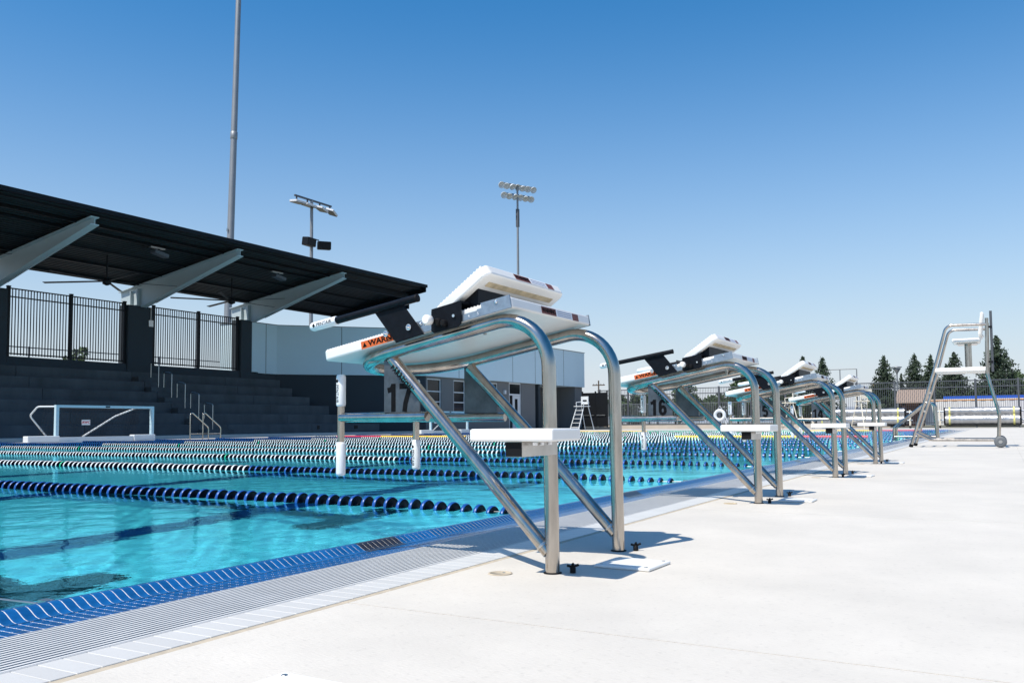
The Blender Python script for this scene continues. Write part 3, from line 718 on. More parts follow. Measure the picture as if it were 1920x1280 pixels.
for x in PIL:
    y0, y1 = 27.45, 34.9; zt0 = rz(y0)-.185; zb0, zb1 = 7.84, 6.06
    b = MB(); b.prism([(y0, zb0+.02), (33.75, zb1+.02), (35.4, 6.12), (35.4, 6.86), (y0, zt0-.02)], 0, x-.012, x+.012)
    bm_ = b.build('beam', 'beam_white', cn)
    fw_ = .17
    q = MB()
    def flange(q, a, c, t_=.032):
        q.prism([(a[0], a[1]), (c[0], c[1]), (c[0], c[1]+t_), (a[0], a[1]+t_)], 0, x-fw_, x+fw_)
    flange(q, (y0, zt0-.02), (35.4, 6.86)); q.build('top_flange', 'beam_white', bm_)
    q = MB(); flange(q, (y0, zb0-.01), (33.75, zb1-.01)); q.build('bottom_flange', 'beam_white', bm_)
    q = MB(); q.box(x-.24, x+.24, 33.98, 34.6, 6.121, 6.16); q.box(x-fw_, x-.013, 34.0, 34.03, 6.161, 6.95); q.box(x+.013, x+fw_, 34.0, 34.03, 6.161, 6.95); q.box(x-fw_, x-.013, 34.5, 34.53, 6.161, 6.86); q.box(x+.013, x+fw_, 34.5, 34.53, 6.161, 6.86)
    q.build('stiffener', 'beam_white', bm_)
    q = MB(); q.tube([(x+.1, 29.7, 7.19), (x+.1, 33.0, 6.23)], .03, 6); q.build('conduit', 'beam_white', bm_)
# ceiling fans and floodlights under the canopy
for i, x in enumerate((13.4, 20.25, 26.95)):
    t = thing('ceiling_fan', ['large dark ceiling fan at the far left under the canopy', 'large dark ceiling fan above the left fence panel', 'large dark ceiling fan above the right fence panel'][i], 'ceiling fan', (x, 31.0, 6.5), .25+.5*i, 'ceiling fans under the canopy')
    b = MB(); b.tube([(0, 0, .1), (0, 0, rz(31.0)-.12-6.5)], .035, 8); b.build('rod', 'fence_black', t)
    b = MB(); b.lathe([(.05, -.18), (.17, -.12), (.17, .06), (.09, .12)], (0, 0, 0), seg=14); b.build('motor', 'fence_black', t)
    for k in range(5):
        a = 2*PI*k/5; b = MB(); Tm = Matrix.Rotation(a, 4, 'Z') @ Matrix.Rotation(.16, 4, 'X')
        b.prism([(.12, -.07), (2.75, -.085), (2.75, .085), (.12, .07)], 2, -.012, .008, 0, Tm); b.build('blade', 'fence_black', t)
for i, x in enumerate((21.2, 28.0)):
    t = thing('floodlight', ['small floodlight under the canopy left of the middle beam', 'small floodlight with a pale visor under the canopy near its right end'][i], 'floodlight', (x, 29.0, 7.84), 0, 'floodlights under the canopy')
    b = MB(); b.box(-.45, .25, -.08, .08, -.045, .0); b.build('mount', 'steel_dull', t)
    b = MB(); b.box(-.03, .03, -.02, .02, -.16, -.046); b.build('arm', 'fence_black', t)
    b = MB(); b.box(-.25, .42, -.16, .16, -.30, -.161, 0, Matrix.Rotation(.18, 4, 'Y')); b.build('housing', 'fence_grey', t)

# white-banded building
bd = thing('pool_building', 'grey block building with a tall white panel band above the windows', 'building')
PLAN = [(30.95, 34.0), (33.0, 34.0), (39.3, 28.25), (60.35, 27.75), (60.35, 40.0), (36.0, 40.0), (30.95, 36.2)]
b = MB(); b.prism(PLAN, 2, 3.33, 6.06); b.build('panel_band', 'panel_white', bd)
def seam(p, q_, f, za=3.34, zb=6.05):      # thin dark joint in the panels
    a = Vector((*p, 0)); c = Vector((*q_, 0)); d = (c-a).normalized(); nrm = Vector((d.y, -d.x, 0)); m = a+(c-a)*f
    s_ = MB(); Tm = Matrix.Translation(m+nrm*.003) @ Matrix(((d.x, nrm.x, 0, 0), (d.y, nrm.y, 0, 0), (0, 0, 1, 0), (0, 0, 0, 1)))
    s_.box(-.014, .014, -.004, .004, za, zb, 0, Tm); s_.build('panel_joint', 'wall_dark', bd)
seam(PLAN[0], PLAN[1], .6); seam(PLAN[1], PLAN[2], .42); seam(PLAN[2], PLAN[3], .16); seam(PLAN[2], PLAN[3], .47); seam(PLAN[2], PLAN[3], .62); seam(PLAN[2], PLAN[3], .83)
b = MB(); b.prism([(x, y) for x, y in ((30.9, 33.95), (33.02, 33.95), (39.28, 28.2), (60.4, 27.7), (60.4, 40.05), (35.98, 40.05), (30.9, 36.23))], 2, 6.061, 6.10); b.build('roof_cap', 'pole_grey', bd)
def wy(x): return 28.25-(x-39.3)*.5/21.05     # face line of the long wall
IN = .16
b = MB(); b.prism([(31.6, 34.1), (33.05, 34.1), (39.35, 28.25+IN), (39.45, wy(39.45)+IN), (39.45, 39.9), (36.1, 39.9), (31.6, 36.5)], 2, .1, 3.329); b.build('wall', 'wall_dark', bd)
segs = [(39.45, 39.55), (41.0, 42.3), (43.6, 46.2), (47.5, 48.95), (50.6, 52.6)]
for (xa, xb) in segs:
    b = MB(); b.prism([(xa, wy(xa)+IN), (xb, wy(xb)+IN), (xb, 40), (xa, 39.5)], 2, .1, 3.329); b.build('wall', 'block_grey', bd)
for (xa, xb) in ((39.55, 41.0), (42.3, 43.6), (46.2, 47.5)):
    b = MB(); b.prism([(xa, wy(xa)+IN), (xb, wy(xb)+IN), (xb, 40), (xa, 39.5)], 2, .1, 1.20); b.build('wall', 'block_grey', bd)
    b = MB(); b.prism([(xa, wy(xa)+IN+.05), (xb, wy(xb)+IN+.05), (xb, wy(xb)+IN), (xa, wy(xa)+IN)], 2, 3.2, 3.329); b.build('wall', 'block_grey', bd)
    t = tag(obj('window', MB().prism([(xa, wy(xa)+IN+.12), (xb, wy(xb)+IN+.12), (xb, 39.5), (xa, 39.5)], 2, 1.20, 3.2).mesh('window', 'wall_dark'), bd))
    for z in (1.22, 1.80, 2.42, 3.14):
        q = MB(); q.box(xa, xb, wy(xa)+IN+.02, wy(xa)+IN+.115, z, z+.06); q.build('frame_bar', 'frame_white', t)
    for x in (xa, xb-.06):
        q = MB(); q.box(x, x+.06, wy(xa)+IN+.021, wy(xa)+IN+.114, 1.28, 3.14); q.build('frame_bar', 'frame_white', t)
    for (za, zb) in ((1.28, 1.80), (1.86, 2.42), (2.48, 3.14)):
        q = MB(); q.box(xa+.06, xb-.06, wy(xa)+IN+.07, wy(xa)+IN+.08, za, zb); q.build('pane', 'window_glass', t)
xa, xb = 48.95, 50.6; yy = wy(49.8)+IN
b = MB(); b.box(xa, xb, yy+.12, 39.5, .1, 3.329); b.build('wall', 'wall_dark', bd)
d = MB(); d.box(xa+.62, xb-.05, yy+.05, yy+.10, .1, 2.42); dr = d.build('door', 'frame_white', bd)
q = MB(); q.box(xa+.85, xb-.42, yy+.04, yy+.049, .9, 2.2); q.build('pane', 'window_glass', dr)
q = MB(); q.box(xa+.10, xa+.50, yy+.05, yy+.06, 1.5, 2.42); q.build('pane', 'window_glass', dr)
q = MB(); q.box(xa+.08, xb-.08, yy+.05, yy+.06, 2.55, 3.2); q.build('pane', 'window_glass', dr)
for (x0_, x1_, z0_, z1_) in ((xa, xa+.08, .1, 3.3), (xa+.52, xa+.60, .1, 2.42), (xb-.05, xb, .1, 3.3), (xa+.08, xb-.05, 2.43, 2.54), (xa+.08, xb-.05, 3.21, 3.3)):
    q = MB(); q.box(x0_, x1_, yy+.03, yy+.075, z0_, z1_); q.build('frame_bar', 'frame_white', dr)
q = MB(); q.box(48.2, 48.42, wy(48)+IN-.12, wy(48)+IN-.001, 2.5, 2.75); q.build('wall_lamp', 'frame_white', bd)
b = MB(); b.box(52.6, 58.9, 30.6, 39.5, .1, 3.329); b.build('recess_wall', 'block_grey', bd)
b = MB(); b.box(53.1, 53.4, wy(53)+IN+.01, 30.6, .1, 3.328); b.build('recess_wall', 'wall_dark', bd)
b = MB(); b.box(58.9, 60.25, wy(59.5)+IN, 39.5, .1, 3.329); b.build('pillar', 'block_grey', bd)

# ================================================================== POOL-SIDE OBJECTS ON THE FAR SIDE
def goal(label, x, y, w_=3.44):
    t = thing('polo_goal', label, 'polo goal', (x, y, .1), 0, 'water polo goals')
    for xx in (0, w_):
        b = MB(); b.box(xx-.05, xx+.05, -.05, .05, .10, .97); b.build('post', 'goal_frame_shaded', t)
    b = MB(); b.box(-.05, w_+.05, -.05, .05, .971, 1.05); cb = b.build('crossbar', 'goal_frame_shaded', t)
    q = MB(); q.box(w_*.5-.08, w_*.5+.08, -.054, -.0505, .99, 1.035); q.build('print', 'float_core', cb)
    for (xa, xb) in ((-.95, .06), (w_-.75, w_+.08)):
        b = MB(); b.box(xa, xb, -.10, .16, -.10, .10); b.build('float_base', 'goal_white', t, .02, 2)
    b = MB(); b.box(.0601, w_-.76, -.05, .12, -.10, .055); b.build('float_base', 'goal_white', t)
    for xx, dx in ((0, -.32), (w_, -.36)):
        b = MB(); e = dx if xx == 0 else -1.95
        pts = [(xx, .07, 1.0), (xx-.30 if xx == 0 else xx-.25, .5, 1.0), (xx-.33 if xx == 0 else xx-.8, .85, .72), (xx+.28 if xx == 0 else xx-1.95, .9, .05)]
        b.tube(fillet(pts, .15, 5), .026, 8); b.build('stay', 'goal_white', t)
    nb = MB(); r_ = .004
    for i in range(37):
        xx = i*w_/36; nb.tube([(xx, .06, 1.0), (xx, .62, .93), (xx, .88, .08)], r_, 3, cap=False)
    for j in range(12):
        f = j/11; p = Vector((0, .06, 1.0)).lerp(Vector((0, .62, .93)), min(1, f*2.2)) if f < .45 else Vector((0, .62, .93)).lerp(Vector((0, .88, .08)), (f-.45)/.55)
        nb.tube([(0, p.y, p.z), (w_, p.y, p.z)], r_, 3, cap=False)
    tag(nb.build('net', 'net_dark', t), kind='stuff')
    b = MB(); b.box(1.32, 1.62, .70, .704, .43, .60, 0, Matrix.Rotation(.0, 4, 'Z')); sg = b.build('sign', 'label_white', t)
    q = MB()
    text('print', 'AWC', .12, 'print_red', (1.47, .697, .515), (1, 0, 0), (0, 0, 1), sg, extrude=.001, bold=.003)
    return t
goal('white water polo goal with a dark net below the bleachers', 13.8, 24.2)
goal('white water polo goal behind the nearest starting block', 33.6, 24.0)
t = thing('grab_rail', 'pair of bent steel grab rails standing at the far pool edge', 'grab rail', (0, 0, 0))
for x in (18.85, 19.42):
    b = MB(); b.tube(fillet([(x, 24.2, 0), (x, 24.2, .92), (x+.10, 24.2, .95), (x+.83, 24.2, .42), (x+.83, 24.2, 0)], [.1, .1, .12], 5), .024, 8); b.build('rail', 'steel', t)
    b = MB(); b.tube([(x, 24.2, .2), (x+.83, 24.2, .2)], .02, 6); b.build('rail', 'steel', t)

def guard_tower(label, loc, rz_, m, sc=1.0):
    t = thing('lifeguard_chair', label, 'lifeguard chair', loc, rz_, 'tall lifeguard chairs'); t.scale = (sc,)*3
    for s in (-.4, .4):
        for (a, c) in (((s, -.75, 0), (s*.8, -.15, 1.55)), ((s, .75, 0), (s*.8, .3, 1.55))):
            b = MB(); b.tube([a, c], .03, 8); b.build('leg', m, t)
        b = MB(); b.tube(fillet([(s*.8, -.15, 1.55), (s*.85, -.2, 1.85), (s*.85, .35, 1.9), (s*.8, .3, 1.55)], .06, 3), .022, 8); b.build('arm', m, t)
    for k in range(5):
        f = .12+.18*k; b = MB(); b.box(-.4+.08*f, .4-.08*f, -.80+.6*f, -.66+.6*f, 1.55*f-.02, 1.55*f+.02); b.build('rung', m, t)
    b = MB(); b.box(-.42, .42, -.35, .4, 1.55, 1.60); b.build('seat', m, t, .015, 1)
    b = MB(); b.box(-.33, .33, .28, .33, 1.72, 1.90); b.box(-.33, .33, .28, .33, 2.02, 2.25); b.box(-.33, -.2, .281, .329, 1.90, 2.02); b.box(.2, .33, .281, .329, 1.90, 2.02); b.build('backrest', m, t)
    return t
guard_tower('white lifeguard chair with a ladder in front of the building entrance', (56.0, 26.0, 0), -1.9, 'goal_white', 1.1)
guard_tower('cream lifeguard chair beyond the pool behind starting block 14', (50.0, 9.7, 0), 2.9, 'cream_plastic', 1.0)
guard_tower('cream lifeguard chair beside the silver cover rolls', (52.5, 6.0, 0), 2.2, 'cream_plastic', 1.05)

# life ring on a stand
t = thing('life_ring', 'white life ring hanging on a post at the far end of the pool', 'life ring', (52, 14.5, 0))
b = MB(); b.tube([(.12, 0, 0), (.12, 0, 1.5)], .03, 8); b.build('post', 'fence_grey', t)
b = MB(); b.tube([(-.02, .30*math.cos(a), .92+.30*math.sin(a)) for a in [2*PI*k/24 for k in range(25)]], .105, 10, cap=False); b.build('ring', 'goal_white', t)
b = MB(); b.tube([(-.02, -.18, 1.2), (.05, 0, 1.52), (-.02, .18, 1.2)], .012, 5); b.tube([(-.1, -.35, .9), (-.1, -.5, .55), (-.1, -.42, .3), (-.1, -.35, .6)], .03, 6); b.build('rope', 'goal_white', t)

# ================================================================== RIGHT-HAND SIDE: GUARD CHAIR, STAIR RAIL
t = thing('movable_guard_chair', 'tall tubular steel lifeguard chair on wheels with a white seat', 'lifeguard chair', (13.74, 0, 0))
WX = .86
for s, x in ((-1, 0), (1, WX)):
    b = MB(); b.tube(fillet([(x, .205, .03), (x, -.176, 1.25), (x, -.395, 2.05), (x, -.99, 2.035)], [0, .13], 6), .025, 10); b.build('side_frame', 'steel', t)
    b = MB(); b.tube(fillet([(x, -1.0, 2.14), (x, -.975, 1.22), (x, -1.13, .55), (x, -1.105, .10)], [.3, .3], 5), .027, 10); b.build('rear_post', 'steel', t)
    b = MB(); b.tube(fillet([(x, .13, .25), (x, -.10, .125), (x, -1.10, .125)], [.2], 5), .022, 10); b.build('base_rail', 'steel', t)
    b = MB(); b.lathe([(.050, -.03), (.088, -.028), (.094, -.015), (.094, .015), (.088, .028), (.050, .03)], (x+s*.06, -1.13, .096), (1, 0, 0), 20); wh = b.build('wheel', 'wheel_grey', t)
    q = MB(); q.lathe([(.03, -.036), (.03, .036)], (x+s*.06, -1.13, .096), (1, 0, 0), 12); q.build('hub', 'steel_dull', wh)
    b = MB(); b.lathe([(.031, 0), (.034, .004), (.034, .05)], (x, .2135, .002), (0, -.29, .95), 12); b.build('foot', 'black_rubber', t)
for z, y in ((.30, .125), (.62, .025), (.94, -.075)):
    b = MB(); b.tube([(0, y, z), (WX, y, z)], .022, 8); b.build('rung', 'steel', t)
b = MB(); b.box(-.02, WX+.02, -.965, -.19, 1.265, 1.335); b.build('foot_platform', 'white_plastic', t, .012, 2)
b = MB(); b.tube([(WX/2, -.70, 1.336), (WX/2, -.70, 1.74)], .055, 14); b.box(WX/2-.2, WX/2+.2, -.84, -.54, 1.741, 1.765); b.build('seat_post', 'steel', t)
b = MB(); b.box(WX/2-.26, WX/2+.26, -.89, -.46, 1.766, 1.835); b.build('seat', 'white_plastic', t, .025, 2)
b = MB(); b.box(WX/2-.25, WX/2+.25, -.03, .03, 0, .40, 0, Matrix.Translation((0, -.885, 1.87)) @ Matrix.Rotation(.12, 4, 'X')); b.build('backrest', 'white_plastic', t, .025, 2)
b = MB(); b.tube([(WX/2, -.86, 1.8), (WX/2, -.93, 1.9)], .03, 8); b.build('back_bracket', 'white_plastic', t)
b = MB(); b.tube([(.05, -1.06, 1.25), (.05, -1.06, 2.26)], .02, 8); b.build('umbrella_pole', 'fence_grey', t)
for z in (1.4, 1.98):
    b = MB(); b.box(.02, .08, -1.07, -.98, z, z+.03); b.build('clamp', 'fence_black', t)

t = thing('stair_rail', 'pair of bent steel pool stair rails at the edge beside the guard chair', 'stair rail', (20, 0, 0))
for x in (0, .55):
    b = MB(); b.tube(fillet([(x, .18, .0), (x, .22, .86), (x, .40, .88), (x, 1.10, .30), (x, 1.12, -.25)], [.14, .1, .12], 6), .028, 10); b.build('rail', 'steel', t)
    b = MB(); b.tube([(x, .185, .08), (x, 1.11, .08)], .022, 8); b.build('rail', 'steel', t)

# ================================================================== FAR END: CURB, FENCE, REELS, YARD
b = MB(); b.box(61.4, 61.9, 5.5, 26.8, 0, .30); tag(b.build('curb_wall', 'curb_tan'), 'low tan concrete curb below the fence at the far end', 'curb')
FX = 62.3
t = thing('boundary_fence', 'long dark steel picket fence along the far end of the deck', 'fence', (FX, 0, 0))
z0, z1 = .22, 3.15
for z in (z0+.12, z1-.45, z1-.04):
    b = MB(); b.box(-.02, .02, -30, 27.5, z-.03, z+.03); b.build('rail', 'fence_grey', t)
y = 27.3
while y > -30:
    b = MB(); b.box(-.06, .06, y-.06, y+.06, 0, z1+.06); b.build('post', 'fence_grey', t); y -= 2.45
pk = MB(); y = 27.4
while y > -12: pk.box(-.011, .011, y-.011, y+.011, z0, z1); y -= .125
tag(pk.build('pickets', 'fence_grey', t), kind='stuff')
t = thing('double_gate', 'dark metal double gate with push bars beside the building corner', 'gate', (58.2, 0, 0))
for (ya, yb) in ((24.95, 25.85), (25.87, 26.9)):
    b = MB(); b.box(-.02, .02, ya, yb, .22, 2.80); lf = b.build('leaf', 'fence_black', t)
    q = MB(); q.box(-.09, -.03, ya+.1, yb-.1, 1.05, 1.12); q.build('push_bar', 'steel_dull', lf)
for y in (24.9, 25.86, 26.95):
    b = MB(); b.box(-.05, .05, y-.045, y+.045, .2005, 2.92); b.build('post', 'fence_black', t)
b = MB(); b.box(57.9, 58.5, 24.2, 27.55, 0, .20); tag(b.build('gate_sill', 'wall_dark'), 'dark low step under the double gate', 'step')
# lower mesh fence beyond
t = thing('chain_link_fence', 'low grey fence beyond the dark fence at the left', 'fence', (72, 0, 0))
pk = MB(); y = 36.
while y > 14: pk.box(-.012, .012, y-.012, y+.012, 0, 2.2); y -= .16
tag(pk.build('pickets', 'pole_grey', t), kind='stuff')
for z in (.3, 2.2):
    b = MB(); b.box(-.02, .02, 14, 36, z-.025, z+.025); b.build('rail', 'pole_grey', t)

def reel(label, ya, yb, x, seedz):
    t = thing('cover_reel', label, 'cover reel', (x, 0, 0), 0, 'pool cover reels')
    for zc, rr, dx in ((.50, .34, 0), (1.03, .255, .1)):
        b = MB(); n = 14
        for i in range(n): pass
        prof_ = [(rr*(1+.035*math.sin(3.1*i+seedz)), (yb-ya)*i/n) for i in range(n+1)]
        b.lathe(prof_, (dx, ya, zc), (0, 1, 0), 20); rl = b.build('roll', 'silver_cover', t)
        for f in (.06, .93):
            q = MB(); q.lathe([(rr*1.06, 0), (rr*1.06, .10)], (dx, ya+(yb-ya)*f, zc), (0, 1, 0), 20); q.build('strap', 'strap_yellow', rl)
        q = MB(); q.lathe([(rr*.98, -.09), (rr*.98, -.001)], (dx, ya, zc), (0, 1, 0), 16); q.lathe([(rr*.98, .001), (rr*.98, .09)], (dx, yb, zc), (0, 1, 0), 16); q.build('end_disc', 'fence_black', rl)
        b = MB(); b.tube([(dx, ya-.45, zc), (dx, yb+.45, zc)], .05, 8); b.build('axle', 'galvanised', t)
    for y in (ya-.32, yb+.32):
        b = MB(); b.box(-.25, -.19, y-.03, y+.03, .12, 1.15); b.box(.22, .28, y-.03, y+.03, .12, 1.15); b.box(-.35, .38, y-.03, y+.03, .13, .19); fr = b.build('stand', 'cream_plastic', t)
        for dx in (-.3, .33):
            q = MB(); q.lathe([(.03, -.03), (.09, -.03), (.09, .03), (.03, .03)], (dx, y, .092), (0, 1, 0), 12); q.build('caster', 'fence_black', fr)
    b = MB(); b.box(-.35, .35, ya, yb, .10, .15); b.build('drip_tray', 'fence_black', t)
reel('silver pool cover rolled on a reel at the far right', -2.05, 1.95, 58.0, .3)
reel('silver pool cover rolled on a reel left of the guard chair', 4.3, 9.6, 58.0, 1.7)
reel('silver pool cover roll cut off by the right edge of the picture', -7.2, -2.95, 58.4, 2.4)

t = thing('pavilion', 'brown brick pavilion with a low ribbed roof behind the fence', 'pavilion', (84, 6.1, 0)); t.scale = (.5, .44, .72)
b = MB(); b.box(0, 4, -2.2, -1.5, 0, 3.1); b.build('pier', 'brown_brick', t); b = MB(); b.box(0, 4, 1.0, 1.7, 0, 3.1); b.build('pier', 'brown_brick', t)
b = MB(); b.box(1.5, 4, -1.5, 1.0, 0, 2.6); b.build('wall', 'brown_brick', t); b = MB(); b.box(0, .5, -2.6, 2.1, 2.6, 3.1); b.build('lintel', 'brown_brick', t)
b = MB(); b.prism([(-1.0, 2.9), (5, 4.6), (5, 4.7), (-1.0, 3.02)], 1, -3.4, 2.9); rf = b.build('roof', 'tan_roof', t)
q = MB()
for k in range(26): q.prism([(-1.0, 3.021), (5, 4.701), (5, 4.78), (-1.0, 3.10)], 1, -3.35+k*.24, -3.27+k*.24)
tag(q.build('ribs', 'tan_roof', rf), kind='stuff')
t = thing('site_wall', 'long white corrugated sheet wall with a blue strip on top', 'wall', (85, .0, 0)); t.scale = (1, .89, .92)
pk = MB(); y = -3.2
i = 0
while y < 5.6:
    b = MB(); b.box(-.03 if i % 2 else 0, .03, y, y+.415, .1, 2.62); b.build('panel', 'white_sheet', t); y += .42; i += 1
b = MB(); b.box(.04, .10, -3.2, 3.9, 2.4, 2.9); b.build('strip', 'blue_plastic', t)
b = MB(); b.box(-.05, -.031, -3.2, 5.6, 2.45, 2.53); b.build('batten', 'orange_thing', t)
b = MB(); b.box(82, 85, -12, -2.95, 0, 2.42); o = b.build('blue_container', 'blue_plastic', None, .03, 1); tag(o, 'blue container behind the fence at the right edge', 'container')
q = MB()
for k in range(30): q.box(81.95, 81.999, -11.8+k*.29, -11.66+k*.29, .15, 2.3)
q.build('rib', 'blue_plastic', o)

# park light by the reels, ball-stop frame, utility pole
t = thing('park_light', 'grey park light pole with a flared head behind the fence', 'light pole', (88, 7.55, 0))
b = MB(); b.tube([(0, 0, 0), (0, 0, 4.9)], .09, 8, r1=.06); b.build('pole', 'pole_grey', t)
b = MB(); b.lathe([(.06, 4.9), (.08, 5.05), (.36, 5.5), (.36, 5.54)], (0, 0, 0), seg=14); b.build('head', 'pole_grey', t)
b = MB(); b.lathe([(.46, 5.60), (.46, 5.66), (.1, 5.72)], (0, 0, 0), seg=14); b.build('cap', 'pole_grey', t)
t = thing('ball_stop', 'thin rectangular ball stop frame with netting in the distance', 'ball stop', (108, 0, 0))
for y in (17.7, 15.8, 13.9):
    b = MB(); b.tube([(0, y, 0), (0, y, 6.75)], .06, 6); b.build('post', 'pole_grey', t)
b = MB(); b.tube([(0, 13.9, 6.75), (0, 17.7, 6.75)], .05, 6); b.build('bar', 'pole_grey', t)
t = thing('utility_pole', 'wooden utility pole with a crossarm in the distance', 'utility pole', (130, 57.2, 0))
b = MB(); b.tube([(0, 0, 0), (0, 0, 7.6)], .16, 8, r1=.12); b.build('pole', 'bark', t)
b = MB(); b.box(-.08, .08, -1.1, 1.1, 6.75, 6.92); b.build('crossarm', 'bark', t)
for y in (-.9, -.4, .4, .9):
    b = MB(); b.lathe([(.05, 0), (.06, .1), (.03, .2)], (0, y, 6.921), seg=8); b.build('insulator', 'pole_grey', t)

# ================================================================== LIGHT MASTS
t = thing('tall_mast', 'tall grey tapered steel mast rising behind the canopy', 'mast', (39.25, 45, 0)); t.rotation_euler = (0, .028, 0)
b = MB(); b.tube([(0, 0, z) for z in (0, 8, 17, 26, 34)], .285, 16, r1=.17); b.build('pole', 'pole_grey', t)
for z in (12.3, 20.5):
    b = MB(); b.lathe([(.27 if z < 15 else .23, 0), (.285 if z < 15 else .245, .02), (.285 if z < 15 else .245, .5), (.265 if z < 15 else .225, .52)], (0, 0, z), seg=16); b.build('sleeve', 'pole_grey', t)
b = MB(); b.box(-.34, -.28, -.05, .05, 13.9, 14.1); b.build('hand_hole', 'steel_dull', t)

t = thing('floodlight_mast', 'slim mast with four flat floodlights on a crossarm and two black speakers', 'light mast', (44.45, 42, 0))
b = MB(); b.tube([(0, 0, 0), (0, 0, 16.75)], .17, 12, r1=.11); b.build('pole', 'pole_grey', t)
b = MB(); b.box(-1.75, 2.1, -.06, .06, 16.72, 16.84); b.build('crossarm', 'fence_grey', t)
for i, (x, tl, rz_) in enumerate(((-1.55, -.1, 0), (-.45, .1, 0), (.85, .42, .3), (1.95, .7, .4))):
    Tm = Matrix.Translation((x, -.15, 16.30)) @ Matrix.Rotation(rz_, 4, 'Z') @ Matrix.Rotation(.25*tl, 4, 'Y') @ Matrix.Rotation(.12+.3*tl, 4, 'X')
    b = MB(); b.box(-.52, .52, -.35, .35, -.06, .10, 0, Tm); lp = b.build('lamp', 'frame_white', t, .03, 1)
    q = MB(); q.box(-.48, .48, -.32, .32, -.085, -.061, 0, Tm); q.build('lens', 'window_glass', lp)
    q = MB(); q.box(x-.04, x+.04, -.04, .04, 16.38, 16.719); q.build('bracket', 'fence_grey', lp)
for (x, rz_) in ((-.62, .1), (.95, -.7)):
    Tm = Matrix.Translation((x, -.35, 13.62)) @ Matrix.Rotation(rz_, 4, 'Z') @ Matrix.Rotation(.12, 4, 'X')
    b = MB(); b.box(-.48, .48, -.3, .3, -.33, .27, 0, Tm); b.build('speaker', 'fence_black', t, .05, 1)
b = MB(); b.box(-.3, .75, -.05, .05, 13.95, 14.03); b.box(-.15, .15, -.2, .15, 13.5, 13.58); b.build('speaker_bracket', 'pole_grey', t)

t = thing('stadium_light', 'distant mast with two rows of round stadium lamps', 'light mast', (80.7, 45, 0))
b = MB(); b.tube([(0, 0, 0), (0, 0, 27.0)], .17, 10, r1=.11); b.build('pole', 'pole_grey', t)
ad = Vector((.88, -.47, 0))
for r_, (z, L_, n_) in enumerate(((27.0, 2.1, 7), (25.9, 1.8, 6))):
    b = MB(); b.tube([ad*-L_+Vector((0, 0, z)), ad*L_+Vector((0, 0, z))], .07, 6); b.build('crossarm', 'fence_grey', t)
    for k in range(n_):
        p = ad*(-L_+2*L_*k/(n_-1))+Vector((0, 0, z-.28)); aim = Vector((-.5+.3*((k*7) % 5-2)/2, -.6+.25*((k*5) % 3-1), -.62)).normalized()
        q = MB(); q.lathe([(.10, -.30), (.22, -.18), (.36, .05), (.38, .16), (.33, .16), (.18, -.05)], p+Vector((0, 0, .05)), aim, 12); q.build('lamp', 'goal_white', t)
b = MB(); b.box(-.15, .15, -.15, .15, 22.3, 24.3); b.build('ballast_box', 'fence_grey', t)

# ================================================================== TREES
def leaf_cloud(mb, pts, size, rng):
    for p, s_ in pts:
        a = rng.uniform(0, 2*PI); e = rng.uniform(-.5, .9); u = Vector((math.cos(a)*math.cos(e), math.sin(a)*math.cos(e), math.sin(e)))
        v = u.orthogonal().normalized(); v = Matrix.Rotation(rng.uniform(0, 2*PI), 3, u) @ v
        w_ = u.cross(v); l_ = size*s_
        mb.add([p-v*l_*.5, p+w_*l_*.22, p+v*l_*.5, p-w_*l_*.22], [(0, 1, 2, 3)])
def conifer(label, loc, h, r, seed, base=.06, name='redwood_tree', dens=1.0):
    rng = random.Random(seed); t = thing(name, label, 'tree', loc, rng.uniform(0, 6), 'conifers beyond the fence')
    b = MB(); b.tube([(0, 0, 0), (.05, .03, h*.5), (0, 0, h*.97)], r*.075, 8, r1=.03); b.build('trunk', 'bark', t)
    cr = MB(); z = h*base; pts = []
    while z < h*.985:
        f = (z/h-base)/(1-base); rad = 1.32*r*(1-f)**.86*(.84+.30*rng.random())*(.35+.65*min(1, f*7))+.035
        nb = max(5, int(11*(1-f)+5))
        for k in range(nb):
            a = rng.uniform(0, 2*PI); ln_ = rad*rng.uniform(.62, 1.12); m = max(4, int(ln_/.070*dens))
            for j in range(m):
                g_ = (j+rng.random())/m; dr_ = -.16*ln_*g_*g_+.05*ln_*g_
                sp = .025+.17*ln_*(1-abs(g_-.6))
                p = Vector((math.cos(a)*ln_*g_+rng.gauss(0, sp*.55), math.sin(a)*ln_*g_+rng.gauss(0, sp*.55), z+dr_+rng.gauss(0, .07+.02*ln_)))
                pts.append((p, rng.uniform(.7, 1.3)))
        z += h*.024*(1.15-.55*f)
    leaf_cloud(cr, pts, .33*(h/11)**.5, rng)
    cr.build('crown', 'conifer', t); return t
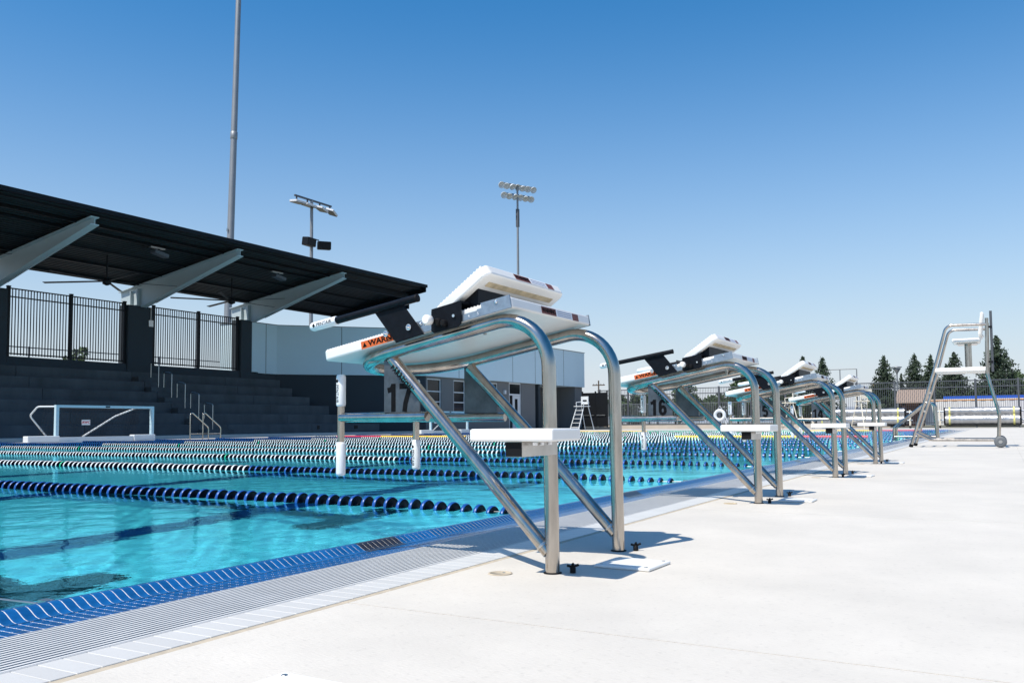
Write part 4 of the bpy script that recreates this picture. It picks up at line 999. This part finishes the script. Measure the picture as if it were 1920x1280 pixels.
def broad(label, loc, h, r, seed, m='broadleaf', n=1500, name='leafy_tree', cat='tree', grp='leafy trees and shrubs beyond the fence', lf=.5):
    rng = random.Random(seed); t = thing(name, label, cat, loc, 0, grp)
    b = MB(); b.tube([(0, 0, 0), (.1, 0, h*.4), (0, .1, h*.75)], max(.05, r*.05), 7, r1=.04)
    for k in range(5):
        a = rng.uniform(0, 6.3); b.tube([(0.05, 0, h*.32), (math.cos(a)*r*.5, math.sin(a)*r*.5, h*.62)], .06, 5, r1=.02)
    b.build('trunk', 'bark', t)
    cl = [(Vector((rng.gauss(0, r*.42), rng.gauss(0, r*.42), h*(.30+.62*rng.random()))), r*rng.uniform(.22, .42)) for _ in range(15)]
    pts = []
    for k in range(n):
        c_, rr = rng.choice(cl); d_ = Vector((rng.gauss(0, 1), rng.gauss(0, 1), rng.gauss(0, 1))).normalized()
        pts.append((c_+d_*rr*rng.random()**.4, rng.uniform(.6, 1.3)))
    cr = MB(); leaf_cloud(cr, pts, lf, rng); cr.build('crown', m, t); return t
S = .62                                       # the trees stand some 90 m off
def tp(y150): return -1.18+(y150+1.18)*((93+2.58)/152.58)
conifer('small redwood top showing behind the wedge of block 15', (93, tp(28.2), 0), 7.5, 1.4, 1)
conifer('narrow redwood rising behind the wedge of block 15', (94, tp(25.3), 0), 7.4, 2.0, 2)
conifer('broad dark redwood standing left of the park light', (92, tp(15.3), 0), 7.15, 2.3, 3)
conifer('slim cypress beside the broad redwood', (93, tp(12.9), 0), 5.3, .45, 4, name='cypress_tree')
conifer('redwood just right of the park light', (94, tp(11.0), 0), 7.3, 2.1, 5)
conifer('narrow redwood left of the guard chair', (95, tp(8.75), 0), 7.3, 1.8, 6)
conifer('short redwood seen through the guard chair frame', (96, tp(6.6), 0), 6.3, 1.2, 7)
conifer('dense redwood below the guard chair seat', (94, tp(5.3), 0), 7.35, 2.4, 8)
conifer('tallest redwood right of the guard chair', (91, tp(-.7), 0), 8.6, 2.6, 9)
broad('rounded green tree between the guard chair and the tallest redwood', (95, tp(2.0), 0), 4.9, 1.9, 11)
broad('low spreading tree at the right edge of the picture', (98, tp(-3.6), 0), 5.2, 2.0, 12)
broad('green tree behind the fence at the right edge', (104, tp(-6.5), 0), 4.4, 1.8, 31)
broad('bare pale tree between the two redwood groups', (110, tp(19.5), 0), 5.4, 1.0, 13, 'dry_leaf', 420, lf=.35)
conifer('small conifer beside the utility pole', (93, 36.4, 0), 4.6, 1.2, 14)
for i, (y, h, r) in enumerate(((33.5, 3.4, 1.9), (31.2, 3.9, 2.0), (29.0, 3.7, 2.1), (26.6, 4.3, 2.2), (24.3, 3.4, 1.8), (22.4, 3.8, 1.9), (20.3, 5.6, 1.9), (18.2, 4.4, 1.8), (16.2, 3.3, 1.6))):
    broad(['leafy shrub nearest the gate behind the far fence', 'leafy tree second from the gate behind the far fence', 'leafy tree between the gate and block 16', 'leafy tree seen left of the number 16 plate', 'leafy shrub behind the number 16 plate', 'leafy tree seen below the frame of block 16', 'tall leafy tree behind the far end of block 16', 'leafy tree left of the number 15 plate', 'low leafy shrub behind block 15'][i], (82+i % 3*2, y, 0), h, r, 40+i, n=1300)
broad('small dark tree seen through the left fence panel', (38.5, 60, 0), 7.0, .9, 60, n=700, lf=.4)
# faint dry hills on the horizon
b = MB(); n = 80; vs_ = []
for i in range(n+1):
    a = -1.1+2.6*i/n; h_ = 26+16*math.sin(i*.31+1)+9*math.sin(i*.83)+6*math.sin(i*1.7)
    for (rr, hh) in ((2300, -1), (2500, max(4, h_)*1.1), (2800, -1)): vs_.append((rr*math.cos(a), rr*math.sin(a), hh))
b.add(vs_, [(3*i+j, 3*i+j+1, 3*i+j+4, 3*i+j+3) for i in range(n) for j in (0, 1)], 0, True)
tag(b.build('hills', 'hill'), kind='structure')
